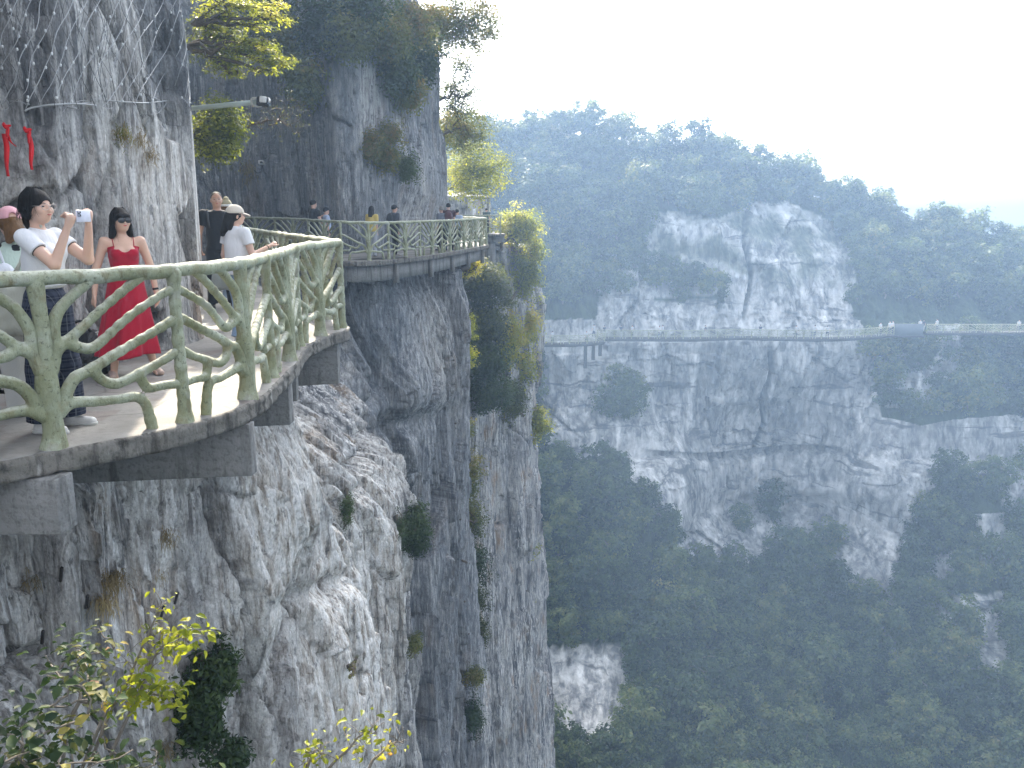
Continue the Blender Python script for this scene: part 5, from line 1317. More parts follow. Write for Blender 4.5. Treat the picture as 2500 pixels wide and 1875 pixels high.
P.hair([('e', (0, -.012, .018), (.051, .066, .058)), ('s', (.0, .056, -.030), (.036, .046, .060)), ('c', (-.036, -.01, .0), (-.040, -.02, -.055), .018, .010), ('c', (.040, -.005, .0), (.040, -.01, -.045), .016, .008), ('c', (0, -.050, .0), (0, -.055, -.06), .030, .020), ('c', (0, -.05, -.05), (0, -.052, -.11), .020, .008)], HBLACK)
strands(P, HBLACK, 150, low=-.05, seed=2)
for q in range(0): pass
W = P.t.matrix_basis.copy()
def ploc(P, p):
    a = P.t.rotation_euler[2]; v = rotz(a)@np.array(p, float); return v+np.array(P.t.location)
# phone
ph = thing('phone', tuple(ploc(P, (P.wr[0]+P.wr[1])/2+np.array([0, .045, .075]))), 'white phone held sideways in the raised hands of the woman in plaid trousers', 'phone', rz=P.t.rotation_euler[2])
mb = MB(); mb.box((0, 0, 0), (.158, .010, .078)); mb.build('phone_body', simple('lavender_case', (.55, .56, .66), .3), ph, smooth_sh=False, bevel=.004)
mb = MB(); mb.box((.055, .008, .015), (.036, .006, .040)); cb = mb.build('camera_bump', simple('grey_glass', (.25, .26, .32), .2), ph, smooth_sh=False, bevel=.003)
mb = MB()
for a, b in ((.047, .025), (.047, .006), (.063, .016)): ell_mb(mb, (a, .012, b), (.006, .003, .006), 6)
mb.build('lens', M_LENS, cb)
def bag(name, label, loc, rz, size, mat, strap=None, cat='bag', seed=1, parts=None):
    t = thing(name, loc, label, cat, None, rz); S = SDF(.010); w, d, h = [k/2 for k in size]; 
    for a in (-1, 1):
        for b in (-1, 1): S.cone((a*w*.7, 0, -h*.75), (a*w*.62, 0, h*.7), d*.95, d*.55, .05)
    S.cone((-w*.7, 0, -h*.75), (w*.7, 0, -h*.75), d*.95, d*.95, .06); S.cone((-w*.6, 0, 0), (w*.6, 0, 0), d*.9, d*.9, .08); S.cone((-w*.6, 0, h*.6), (w*.6, 0, h*.6), d*.6, d*.6, .05)
    S.build('bag_body', mat, t, bump=lambda V: .012*fbm(V[:, 0]*14, V[:, 1]*14, V[:, 2]*14, 3, seed))
    if strap:
        mb = MB(); mb.tube(catmull(strap, 5), .009, 6); mb.build('strap', mat, t)
    return t
M_CANVAS = cloth('beige_canvas', (.42, .42, .36), .1)
bx = ploc(P, (-.02, -.23, .84)); sp = ploc(P, (0.02, -.05, 1.345))-bx; sp2 = ploc(P, (.10, -.11, 1.1))-bx; sp3 = ploc(P, (.02, .02, 1.36))-bx
bag('canvas_tote', 'pale canvas tote bag hanging behind the hip of the woman with the phone', tuple(bx), 0, (.30, .14, .34), M_CANVAS, [(.02, 0, .15), tuple(sp2), tuple(sp), tuple(sp3), (-.06, .0, .15)])

# ---- person in the pink cap
x, y, _ = on_z(78, 1012)
P = Person('person in a pink cap and mint cape seen from behind at the left edge', (x, y, 0), head_dir(-165, x, y), 1.50, ua=((-.25, .2, -1), (.25, .25, -1)), fa=((.3, .6, -.5), (-.3, .6, -.5)), pitch=R(-8))
P.body(legs=False, face=False)
P.top('black_top', M_BLK, sleeve=.5, hem=.55)
M_MINT = cloth('mint_cloth', (.46, .56, .50), .08)
mb = MB(); Rg = []
for q, (zz, rx, ry) in enumerate([(.845, .042, .040), (.825, .085, .060), (.80, .125, .078), (.765, .142, .095), (.735, .146, .10)]):
    th = np.arange(36)*2*math.pi/36; Rg.append(np.stack([rx*P.k*np.cos(th), ry*P.k*np.sin(th), P.dz+zz*P.k-.05*P.k*(q/4)*np.clip(-np.sin(th)*1.4-.3, 0, 1)+.003*np.sin(th*9)*q/4], 1))
mb.rings(Rg[::-1]); o = mb.build('cape_collar', M_MINT, P.t); sd_ = o.modifiers.new('thickness', 'SOLIDIFY'); sd_.thickness = .006
P.trousers('trousers', cloth('cream_cloth', (.50, .50, .48), .08), wide=.03, length=.97); P.shoes(simple('white_leather', (.6, .6, .6), .5))
P.cap(cloth('pink_cotton', (.62, .33, .37), .08), back=True)
P.hair([('e', (0, -.012, .0), (.050, .060, .050), [((0, 0, .020), (0, 0, 1))]), ('s', (0, .06, -.02), (.05, .05, .06)), ('c', (0, -.055, -.01), (0, -.065, -.055), .030, .038), ('c', (-.02, -.055, -.04), (-.03, -.06, -.09), .026, .014), ('c', (.02, -.055, -.04), (.025, -.06, -.09), .026, .014)], HBROWN, amp=.010)
b = ploc(P, (-.22, -.16, .98)); bag('white_handbag', 'big white handbag slung on the back of the person in the pink cap', tuple(b), P.t.rotation_euler[2], (.36, .14, .26), cloth('white_bag_cloth', (.60, .62, .68), .06), [(-.12, 0, .1), (-.05, .06, .26), (.08, .08, .3), (.12, 0, .1)], seed=4)
b = ploc(P, (.05, -.17, .80)); bag('canvas_bag', 'grey green folded canvas bag below the white handbag at the left edge', tuple(b), P.t.rotation_euler[2]+.2, (.26, .12, .30), cloth('sage_canvas', (.36, .40, .36), .1), None, seed=5)

# ---- woman in the red dress
x, y, _ = on_z(328, 916)
P = Person('woman in a long red strap dress and dark sunglasses standing by the rock wall', (x, y, 0), head_dir(8, x, y), 1.50, yaw=R(14), pitch=R(2),
    ua=((-.30, -.05, -1), (.34, -.1, -1)), fa=((-.10, .12, -1), (.16, .10, -1)), ul=((-.10, .05, -1), (.10, .08, -1)), ll=((-.20, -.05, -1), (.16, -.05, -1)), curl=.35)
P.body().eyes(eyes=False, lips=simple('red_lips', (.5, .08, .08), .4)); P.glasses(dark=True, w=.0195, hh=.0145)
M_RED = cloth('red_crepe', (.36, .006, .028), .28)
h = P.k; S = SDF(.0056); cutd = [((0, .03, .775*h+P.dz), (0, .15, 1.)), ((0, 0, .56*h+P.dz), (0, 0, -1))]
P.torso(S, .008, cutd); 
for sd in (-1, 1): S.cone((sd*.046*h, .035*h, .742*h+P.dz), (sd*.052*h, .030*h, .775*h+P.dz), .026*h, .012*h, .02)
S.ell((0, .0, .60*h+P.dz), (.086*h, .068*h, .06*h), .04, cut=cutd)
S.ell((0, .075*h, .800*h+P.dz), (.040*h, .07*h, .050*h), .004, sub=True)
dress = P.part(S, 'dress_bodice', M_RED)
mb = MB(); Rg = []; n = 96; th = np.arange(n)*2*math.pi/n
for t_ in np.linspace(0, 1, 34):
    zz = (.60*(1-t_)+.135*t_)*h+P.dz; rx = (.096+.070*t_**.95)*h; ry = (.078+.050*t_**.95)*h
    fold = 1+.13*t_*np.sin(th*5+.8)+.07*t_*np.sin(th*9+2+t_)+.03*t_*np.sin(th*17)
    Rg.append(np.stack([rx*fold*np.cos(th)+.045*t_**1.5, ry*fold*np.sin(th)+.01*t_, zz+.012*t_*np.sin(th*3+1)], 1))
mb.rings(Rg[::-1]); o = mb.build('dress_skirt', M_RED, P.t); o.modifiers.new('thickness', 'SOLIDIFY').thickness = .004
mb = MB()
for sd in (-1, 1): mb.tube(catmull([(sd*.052*h, .042*h, .772*h+P.dz), (sd*.056*h, .036*h, .80*h+P.dz), (sd*.058*h, .005*h, .835*h+P.dz), (sd*.054*h, -.035*h, .80*h+P.dz), (sd*.045*h, -.05*h, .76*h+P.dz)], 4), .0035, 5)
mb.build('shoulder_strap', M_RED, P.t)
P.hair([('e', (0, -.010, .020), (.052, .066, .060)), ('s', (0, .056, -.040), (.037, .046, .058)), ('e', (0, .046, .030), (.040, .016, .016)),
  ('c', (-.044, -.01, .0), (-.056, -.012, -.085), .016, .015), ('c', (.044, -.01, .0), (.056, -.012, -.085), .016, .015), ('c', (-.045, -.02, -.04), (-.058, -.02, -.10), .014, .012), ('c', (.045, -.02, -.04), (.058, -.02, -.10), .014, .012), ('c', (0, -.045, .0), (0, -.05, -.10), .034, .034), ('c', (-.02, -.04, -.03), (-.03, -.045, -.10), .03, .026), ('c', (.02, -.04, -.03), (.03, -.045, -.10), .03, .026)], HBLACK, amp=.003)
strands(P, HBLACK, 190, low=-.115, seed=3)
P.shoes(simple('nude_leather', (.45, .33, .28), .45), low=True)
w = P.wr[0]-P.fa[0]*.03; S = SDF(.004); S.cone(w-P.fa[0]*.009, w+P.fa[0]*.009, .0275, .0265, .002, cut=[(w+P.fa[0]*.01, P.fa[0]), (w-P.fa[0]*.01, -P.fa[0])]); P.part(S, 'wristwatch', M_BLACKPL)
# ---- man in black
x, y, _ = on_z(546, 752)
P = Person('man with glasses, black t-shirt and black trousers behind the rock', (x, y, 0), head_dir(10, x, y), 1.74, SKIN2, male=True, vox=.0075, belly=.035, yaw=R(-8),
    ua=((-.22, -.25, -1), (.22, -.25, -1)), fa=((.10, -.55, -.9), (-.10, -.55, -.9)), ul=((-.09, 0, -1), (.09, .04, -1)), ll=((-.05, -.02, -1), (.05, -.05, -1)))
P.body(legs=False).eyes(); P.glasses(w=.019, hh=.012)
P.top('tshirt', M_BLK, sleeve=.55, hem=.50, e=.014, loose=.006)
mb = MB(); 
for q in range(9): mb.box(((q-4)*.0135, .0+.0, 0), (.0085, .002, (.010, .014, .009)[q % 3]))
o = mb.build('chest_lettering', simple('grey_print', (.32, .33, .35), .8), P.t, smooth_sh=False); o.location = (.01, .088*1.0+.052, .70*P.k+P.dz)
P.trousers('trousers', M_BLK, waist=.56, wide=.02); P.shoes(simple('black_leather', (.015, .015, .016), .4))
P.hair([('e', (0, -.014, .020), (.0475, .056, .052)), ('s', (0, .045, -.012), (.056, .058, .060)), ('s', (0, -.01, -.05), (.07, .07, .045))], hair_mat('greying_hair', (.03, .028, .027)), amp=.001)
mb = MB()
for sd in (-1, 1): mb.tube(catmull([(sd*.085*P.k, .066*P.k, .70*P.k+P.dz), (sd*.09*P.k, .06*P.k, .77*P.k+P.dz), (sd*.085*P.k, .012*P.k, .845*P.k+P.dz), (sd*.08*P.k, -.06*P.k, .79*P.k+P.dz)], 5), .016, 6)
mb.build('backpack_strap', cloth('charcoal_webbing', (.05, .052, .058), .1), P.t)
# ---- woman with the pale knitted hat behind the man
x, y = (580-1250)/2100*14.3, 14.0
P = Person('woman in a khaki knitted hat with a white band behind the man in black', (x, y, 0), head_dir(-160, x, y), 1.62, vox=.009, ua=((-.15, .1, -1), (.15, .1, -1)))
P.body(legs=False, face=False); P.top('white_shirt', M_WTEE, sleeve=.6, hem=.54, loose=.01); P.trousers('jeans', cloth('pale_denim', (.30, .38, .50), .12)); P.shoes(simple('white_leather', (.6, .6, .6), .5))
P.hair([('e', (0, -.01, .0), (.05, .06, .05), [((0, 0, .02), (0, 0, 1))]), ('s', (0, .06, -.02), (.05, .05, .06)), ('c', (0, -.04, -.02), (0, -.045, -.06), .03, .02)], HBROWN)
S = SDF(.008); S.ell(P.H((0, -.005, .03)), np.array((.058, .066, .058))*P.k, .01, P.Rh, cut=[(P.H((0, 0, .012)), -(P.Rh@np.array([0, 0, 1.])))]); S.ell(P.H((0, -.02, .085)), np.array((.026, .026, .022))*P.k, .02, P.Rh); hat = P.part(S, 'knitted_hat', cloth('khaki_knit', (.33, .30, .20), .15))
S = SDF(.007); th = np.linspace(0, 2*math.pi, 21); S.chain([P.H((.057*math.cos(a), -.005+.066*math.sin(a), .022)) for a in th], [.016]*21, .01); S.build('hat_band', M_WTEE, hat)
mb = MB(); mb.tube(catmull([(.07, -.115, 1.05), (.02, -.12, 1.2), (-.09, -.08, 1.37), (-.1, .0, 1.40)], 5), .008, 5); mb.build('bag_strap', M_BLK, P.t)
# ---- woman in the cream cap
x, y, _ = on_z(594, 838)
P = Person('woman in a cream baseball cap and white t-shirt walking beside the railing', (x, y, 0), head_dir(128, x, y), 1.53, yaw=R(-22), vox=.006,
    ua=((-.2, -.1, -1), (.22, .12, -.95)), fa=((-.05, .25, -1), (.15, .83, .38)), ul=((-.03, .16, -1), (.03, -.12, -1)), ll=((-.02, -.05, -1), (.02, -.3, -1)), curl=1.6, pitch=R(-3))
P.body(legs=False).eyes(); P.glasses(w=.016, hh=.010)
P.top('tshirt', M_WTEE, sleeve=.52, hem=.52, e=.012, loose=.012); P.trousers('jeans', cloth('light_blue_denim', (.26, .36, .52), .12), wide=.012, length=.96, bell=.015)
P.shoes(simple('white_leather', (.6, .6, .6), .5), simple('tan_rubber', (.35, .28, .22), .6)); P.cap(cloth('cream_cotton', (.58, .52, .44), .06))
P.hair([('e', (0, -.012, .0), (.050, .062, .050), [((0, 0, .022), (0, 0, 1))]), ('s', (.0, .056, -.028), (.036, .046, .060)), ('c', (0, -.045, .0), (-.02, -.065, -.10), .034, .036), ('c', (0, -.05, -.06), (-.04, -.085, -.135), .034, .018), ('c', (-.03, -.05, -.05), (-.07, -.09, -.12), .02, .008), ('c', (.03, -.03, -.02), (.03, -.05, -.09), .016, .016)], HBLACK, amp=.006)
w = P.wr[1]-P.fa[1]*.02; S = SDF(.004); S.cone(w-P.fa[1]*.004, w+P.fa[1]*.004, .026, .0255, .002, cut=[(w+P.fa[1]*.006, P.fa[1]), (w-P.fa[1]*.006, -P.fa[1])]); P.part(S, 'bracelet', M_BLK)
b = ploc(P, (-.15, -.08, .74)); bag('grey_bag', 'grey cloth bag at the left hip of the woman in the cream cap', tuple(b), P.t.rotation_euler[2]+.5, (.24, .10, .22), cloth('grey_bag_cloth', (.26, .28, .26), .1), None, seed=6)

# ---- people on the middle bend
def small_person(label, px, yy, h, ang, topc, legc, hairm=HBLACK, hair=SHORT, male=True, cap=None, pack=None, group='walkers on the middle walkway bend', sleeve=.6, **kw):
    x = (px-1250)/2100*(yy*CP+1.5*SP)
    P = Person(label, (x, yy, 0), head_dir(ang, x, yy), h, vox=.013, male=male, group=group, ul=((-.05, .12, -1), (.05, -.1, -1)), ll=((-.03, -.02, -1), (.03, -.12, -1)), **kw)
    P.body(legs=False, face=False); P.top('shirt', topc, sleeve=sleeve, hem=.52, e=.014, loose=.01); P.trousers('trousers', legc, wide=.008); P.shoes(M_BLACKPL)
    P.hair(hair, hairm)
    if cap: P.cap(cap)
    if pack:
        S = SDF(.014); c = (0, -.075*P.k-.06, .71*P.k+P.dz); S.ell(c, (.15, .09, .21), .02); o = P.part(S, 'backpack', pack)
    return P
C_ = cloth
small_person('man in a black t-shirt holding a phone out, standing at the middle bend', 771, 26.9, 1.75, 120, M_BLK, M_BLK, ua=((-.1, .6, -.8), (.2, .2, -1)), fa=((0, .95, .3), (.1, .7, -.7)))
small_person('short person in a pale blue shirt and dark cap beside the man in black', 801, 27.1, 1.52, 100, C_('pale_blue_cotton', (.38, .46, .62), .06), M_BLK, cap=M_BLK)
small_person('woman with long dark hair in a yellow jacket at the middle bend', 911, 26.7, 1.56, 150, C_('yellow_cotton', (.55, .42, .12), .1), C_('pale_grey_cloth', (.38, .40, .44), .06), hair=LONG, male=False)
small_person('person in a dark hooded jacket and black cap at the middle bend', 966, 27.6, 1.60, 120, C_('dark_slate_cloth', (.045, .048, .062), .15), M_BLK, cap=M_BLK, pack=C_('black_pack', (.02, .021, .026), .2), sleeve=1.8)
small_person('grey haired woman with a dark strap, left of the man with the maroon backpack', 1079, 31.4, 1.56, -140, C_('slate_cloth', (.12, .13, .16), .1), M_BLK, hair=SHORT, hairm=HGREY, male=False)
small_person('man in a dark maroon shirt with a backpack seen from behind', 1096, 31.6, 1.68, 180, C_('maroon_cloth', (.055, .018, .025), .15), M_BLK, pack=C_('maroon_pack', (.10, .045, .05), .2))
small_person('short person in a pale shirt right of the man with the backpack', 1117, 33.0, 1.46, 150, C_('pale_blue_cotton', (.38, .46, .62), .06), M_BLK)
small_person('person in a white shirt with a dark sling on the farthest platform', 1153, 53.3, 1.70, -150, M_WTEE, M_BLK, male=False, group='walkers on the farthest near side platform')
small_person('person in dark green at the tip of the farthest platform', 1188, 52.9, 1.50, 160, C_('dark_green_cloth', (.03, .06, .05), .1), M_BLK, group='walkers on the farthest near side platform')
# ------------------------------------------------------------------ walkway across the gorge
far_paths = [
 [(1262, 841, 107.5), (1380, 840, 107.5), (1440, 838, 107.3), (1476, 834, 107.0)],
 [(1458, 826, 109.5), (1600, 827, 109), (1700, 827, 108.6), (1800, 824, 108.8), (1900, 826, 108.6), (2000, 827, 108.2), (2060, 826, 108.2), (2120, 822, 108.6), (2182, 817, 109.4)],
 [(2262, 812, 111), (2400, 812, 111), (2545, 812, 111)]]
FG_ = 'railing sections of the walkway across the gorge'
fdeck = thing('distant_walkway', (0, 0, 0), 'thin walkway slab running along the cliff across the gorge', 'walkway'); fdeck['kind'] = 'structure'
M_FARC = concrete('distant_concrete', (.05, .05, .048), (.08, .08, .078), .3)
FARW = []
for k, pth in enumerate(far_paths):
    P3 = np.array([at_y(u, v, yy) for u, v, yy in pth]); Q = resample(catmull(P3, 6), step=1.08); FARW.append(Q)
    lb = ['pale branch railing section on the lower left platform across the gorge', 'pale branch railing section along the middle of the walkway across the gorge', 'pale branch railing section at the right end of the walkway across the gorge'][k]
    nb = len(COL.objects); tl = railing(Q, 0, 4, lambda q, lb=lb: lb, near=False, seed=30+k, thick=1.05)
    for t in tl: t['group'] = FG_+(' left', ' middle', ' right')[k]
    N2 = np.gradient(Q[:, :2], axis=0); N2 /= np.linalg.norm(N2, axis=1, keepdims=True); N2 = np.stack([-N2[:, 1], N2[:, 0]], 1)
    V = strip(Q, N2, -.12, 1.5, -.35, -.01); n = len(Q); i = np.arange(n-1); mb = MB()
    mb.add(V.reshape(-1, 3), np.concatenate([np.stack([a*n+i, a*n+i+1, ((a+1) % 4)*n+i+1, ((a+1) % 4)*n+i], 1) for a in range(4)])); o = mb.build('slab', M_FARC, fdeck, smooth_sh=False); flip_check(o)
for k, (u, v0, v1) in enumerate(((1430, 843, 900), (1449, 842, 880), (1466, 839, 870))):
    p = at_y(u, v0, 107.6); q = at_y(u, v1, 107.6); o = (lambda m: m.build('support_pillar', M_FARC, loc=(p[0], p[1], p[2]), smooth_sh=False, bevel=.03))((lambda m: (m.box((0, .3, (q[2]-p[2])/2), (.42, .42, p[2]-q[2])), m)[1])(MB()))
    tag(o, ['tallest, leftmost of three pale pillars under the walkway across the gorge', 'middle one of three pale pillars under the walkway across the gorge', 'right hand shortest of three pale pillars across the gorge'][k], 'pillar', 'pillars of the walkway across the gorge')
bh = thing('shelter', at_y(2220, 822, 110), 'grey blue panelled bay breaking the railing of the walkway across the gorge', 'shelter')
mb = MB(); mb.box((0, .5, .85), (3.9, .15, 1.5)); mb.build('panel', simple('grey_panel', (.16, .18, .2), .8, 3), bh, smooth_sh=False)
mb = MB(); mb.box((0, .9, -.02), (4.1, 1.6, .18)); mb.build('sill', M_FARC, bh, smooth_sh=False)
# people over there
fp_ = [(1349, 0, .3, 'w'), (1432, 0, -.2, 'w'), (1451, 1, .8, 'w'), (1477, 1, .8, 'd'), (1518, 1, .9, 'd'), (1545, 1, .6, 'w'), (1611, 1, .5, 'w'), (1620, 1, .9, 'w'), (1946, 1, .4, 'w'), (1994, 1, .9, 'w'), (2023, 1, .5, 'w'), (2154, 1, .8, 'w'), (2177, 1, .7, 'w'), (2186, 1, 1.0, 'w'), (2262, 2, 1.2, 'd'), (2252, 2, .9, 'w'), (2293, 2, .8, 'w'), (2494, 2, .8, 'w'), (1725, 1, .9, 'd'), (1860, 1, .9, 'd')]
FARMESH = {}
def far_person_mesh(kind):
    if kind in FARMESH: return FARMESH[kind]
    before = set(COL.objects); col = {'w': (.5, .51, .53), 'd': (.06, .07, .10)}[kind]
    P = Person('tmp', (0, 0, 0), (0, 1), 1.65, vox=.028, ul=((-.06, .2, -1), (.06, -.15, -1)), ll=((-.03, -.02, -1), (.03, -.2, -1)), ua=((-.2, .2, -1), (.2, .1, -1)), fa=((0, .5, -.8), (.1, .2, -1)))
    P.body(legs=False, face=False); P.top('shirt', cloth('distant_shirt_'+kind, col, .05), sleeve=.6, hem=.5, loose=.02); P.trousers('trousers', cloth('distant_trousers_'+kind, (.08, .09, .13) if kind == 'w' else (.5, .5, .5), .1), wide=.01); P.hair(SHORT, HBLACK)
    parts = [o for o in COL.objects if o not in before and o.type == 'MESH']; V = []; F = []; mi = []; mats = []; n = 0
    for o in parts:
        me = o.data; v = np.empty(len(me.vertices)*3, np.float32); me.vertices.foreach_get('co', v); f = np.empty(len(me.loops), np.int32); me.loops.foreach_get('vertex_index', f)
        V.append(v.reshape(-1, 3)); F.append(f.reshape(-1, 4)+n); n += len(me.vertices); mi += [len(mats)]*len(me.polygons); mats.append(me.materials[0])
    me = mesh_np('distant_person', np.concatenate(V), np.concatenate(F), mats, matidx=mi)
    for o in parts: bpy.data.objects.remove(o)
    bpy.data.objects.remove(P.t); FARMESH[kind] = me; return me
FLB = ['leftmost walker in white on the lower left platform across the gorge', 'walker in white over the pillars across the gorge', 'walker in white where the two platforms meet across the gorge', 'dark dressed walker just right of where the platforms meet across the gorge', 'dark dressed walker at the left part of the far middle railing', 'lone walker in white at the left part of the far middle railing', 'left one of two walkers in white close together across the gorge', 'right one of two walkers in white close together across the gorge', 'walker in white right of the pale cliff block across the gorge', 'walker in white, second right of the pale cliff block across the gorge', 'walker in white, third right of the pale cliff block across the gorge', 'walker in white left of the panelled bay across the gorge', 'left one of two walkers in white at the end of the far middle railing', 'right one of two walkers in white at the end of the far middle railing', 'dark dressed walker just right of the panelled bay across the gorge', 'walker in white at the right edge of the panelled bay', 'walker in white on the right hand railing across the gorge', 'walker in white at the right frame edge across the gorge', 'dark dressed walker below the bare cliff left of the pale block', 'dark dressed walker in front of the pale cliff block across the gorge']
for k, (u, sec, off, kd) in enumerate(fp_):
    Q = FARW[sec]; uu, vv, dd = proj(Q); j = int(np.argmin(np.abs(uu-u))); yy = Q[j, 1]+.3+off*.6; x = (u-1250)/2100*dd[j]
    o = link('person', far_person_mesh(kd)); o.location = (x, yy, Q[j, 2]); o.rotation_euler = (0, 0, RNG.uniform(0, 6.28)); s_ = RNG.uniform(.95, 1.06); o.scale = (s_, s_, s_)
    tag(o, FLB[k], 'person', 'walkers on the walkway across the gorge')

# ------------------------------------------------------------------ cable net on the near rock
def rock_pt(u, v, off=.07, ymin=4, ymax=12.5):
    p = cliff_at(u, v, ymin, ymax); c = np.array([0, 0, EYE]); d = c-p; return p+d/np.linalg.norm(d)*off
net = thing('rockfall_net', tuple(rock_pt(250, 120)), 'rockfall net of grey steel cables hung over the near rock wall', 'net')
NB = np.array(net.location)
M_CABLE = simple('galvanised_cable', (.40, .41, .42), .55, 200, .2, .001, .4, .2); M_CABLE2 = simple('thin_dark_wire', (.10, .105, .11), .5, 200, .2, .001, .5, .4)
mb1, mb2 = MB(), MB(); clips = []; rs = np.random.default_rng(77)
def wire(mb, pts, r, off=.07, wv=6):
    P = []
    for (u, v) in pts: P.append(rock_pt(u+rs.normal()*1.5, v, off+rs.uniform(0, .03))-NB)
    P = np.array(P)
    for _ in range(3): P[1:-1] = (P[:-2]+2*P[1:-1]+P[2:])/4
    d = np.linalg.norm(np.diff(P, axis=0), axis=1)
    mb.tube(P, r, 4)
for k, u0 in enumerate(range(-160, 470, 33)):
    slope = .5 if u0 > 140 else .42
    pts = [(u0+slope*(260-v)+6*math.sin(v*.04+k), v) for v in np.arange(258+6*math.sin(k*2.), -40, -14)]
    pts = [(min(u, 497-.02*v), v) for u, v in pts]
    pts = [p for i, p in enumerate(pts) if i == 0 or p[0] < 496]
    if len(pts) > 3: wire(mb1, pts, .0042 if u0 % 2 else .0034, .15)
    for q in range(1, len(pts)-1, 3):
        if rs.random() < .75: clips.append(rock_pt(pts[q][0], pts[q][1], .16)-NB)
for k, u0 in enumerate(range(-30, 620, 33)):
    pts = [(u0-.38*(260-v)+8*math.sin(v*.05+k*1.7), v) for v in np.arange(262, -40, -14)]; pts = [p for p in pts if p[0] < 496]
    if len(pts) > 3: wire(mb2, pts, .0028, .12)
for k in range(26):   # fine vertical wires of the inner mesh
    u0 = rs.uniform(-10, 494); pts = [(min(496, u0+10*math.sin(v*.03+k)), v) for v in np.arange(245+rs.uniform(-20, 15), -40, -16)]; wire(mb2, pts, .002, .08)
for k in range(9):   # slack cable ends curling at the hem
    u0 = rs.uniform(0, 480); a = rs.uniform(0, 6, 1)[0]; r = rs.uniform(12, 28); wire(mb1, [(min(497, u0+r*math.cos(a+t)), 255+r*.7*math.sin(a+t)+t*2) for t in np.linspace(0, 3.6, 9)], .003, .08)
mb1.build('cable', M_CABLE, net); mb2.build('wire_mesh', M_CABLE2, net); mc = MB(); ell_mb(mc, (0, 0, 0), (.011, .011, .017), 5); mcl = mc.mesh('cable_clip', simple('zinc_clip', (.55, .56, .56), .4, 90, .1, 0, .5, .3))
for c in clips[:95]: link('cable_clip', mcl, net, tuple(c))
mbh = MB(); wire(mbh, [(u, 262-.02*u+5*math.sin(u*.03)) for u in np.linspace(50, 240, 14)], .009, .10); wire(mbh, [(u, 252-.005*u+4*math.sin(u*.04)) for u in np.linspace(215, 496, 18)], .007, .09); wire(mbh, [(u, 252+.12*(u-60)) for u in np.linspace(60, 190, 8)], .009, .12)
mbh.build('border_rope', M_CABLE, net)
# ------------------------------------------------------------------ red ribbons
M_RIB = simple('red_ribbon', (.62, .012, .018), .5, 30, .1, .001)
def ribbon(lb, segs, knot):
    p0 = rock_pt(*knot, .10); t = thing('red_ribbon', tuple(p0), lb, 'ribbon', 'red ribbons tied to the rock')
    S = SDF(.008); S.ell((0, 0, 0), (.02, .016, .018), .01).ell((-.02, 0, .022), (.016, .012, .024), .01).ell((.022, 0, .014), (.022, .012, .012), .01); S.build('knot', M_RIB, t, bump=lambda V: .006*fbm(V[:, 0]*40, V[:, 1]*40, V[:, 2]*40, 2, 1))
    for pts, w in segs:
        P = catmull([rock_pt(u, v, .10)-p0 for u, v in pts], 6); n = len(P)
        # held off the rock, falling straight
        if abs(pts[0][0]-pts[-1][0]) < 12: P[:, 0] = np.linspace(P[0, 0], P[0, 0]+.02, n)+.006*np.sin(np.linspace(0, 5, n))
        P[:, 1] = np.linspace(P[0, 1], P[0, 1]-.03, n)+.01*np.sin(np.linspace(0, 6, n)); sx = np.array([1, .25, 0])/1.03
        tw = .5*np.sin(np.linspace(0, 5, n)); ww = w/2; rg = []
        for q in range(n):
            s_ = np.array([math.cos(tw[q]), math.sin(tw[q]), 0])*ww; th = np.array([0, .0025, 0]); rg.append([P[q]-s_-th, P[q]+s_-th, P[q]+s_+th, P[q]-s_+th])
        mb = MB(); mb.rings(np.array(rg), capb=True, capt=True); o = mb.build('tail', M_RIB, t, smooth_sh=False); flip_check(o)
ribbon('longer red ribbon tied to the net, its tail hanging lowest at the left edge', [([(16, 325), (19, 370), (24, 435)], .040), ([(20, 328), (36, 345), (48, 362)], .016), ([(20, 322), (34, 312), (42, 326), (32, 336), (20, 326)], .018)], (18, 318))
ribbon('shorter red ribbon with a wide bow, right of the longer ribbon', [([(64, 332), (67, 370), (66, 415)], .036), ([(64, 330), (54, 322), (43, 326), (40, 338), (50, 344), (60, 334)], .020)], (64, 328))
# ------------------------------------------------------------------ lamp on the pole, camera, bag, denim, steel stubs
lp = thing('floodlight', at_y(500, 262, 12.6), 'floodlight on a grey pole sticking out from the netted rock', 'lamp'); L0 = np.array(lp.location)
e1 = np.array(at_y(632, 249, 12.3))-L0; mb = MB(); mb.tube([np.array([-.5, .1, -.03]), e1], .033, 12); mb.build('pole', simple('grey_green_steel', (.30, .36, .34), .4, 60, .1, 0, .5, .2), lp)
mb = MB(); mb.box(e1+np.array([.07, -.02, .0]), (.16, .16, .13), M=roty(.1)); o = mb.build('lamp_housing', M_BLACKPL, lp, smooth_sh=False, bevel=.02)
mb = MB(); mb.box(e1+np.array([.09, -.115, .02]), (.09, .04, .08), M=roty(.1)); mb.build('lamp_front', simple('pale_glass', (.55, .56, .56), .25), o, smooth_sh=False, bevel=.01)
mb = MB(); mb.tube([e1+np.array([-.10, -.02, .04]), e1+np.array([-.08, -.05, -.04]), e1+np.array([-.01, -.06, -.07]), e1+np.array([.05, -.06, -.06])], .012, 6); mb.box(e1+np.array([-.03, 0, .045]), (.1, .1, .03)); mb.build('bracket', simple('pale_bracket', (.4, .4, .38), .5), lp)
cp = cliff_at(640, 400, 22, 38)+np.array([.0, -.35, 0]); cm = thing('security_camera', tuple(cp), 'small white security camera on the blue grey wall, cable looping below', 'camera')
mb = MB(); mb.box((0, 0, 0), (.16, .22, .13)); o = mb.build('camera_body', simple('white_plastic', (.7, .7, .7), .4), cm, smooth_sh=False, bevel=.02)
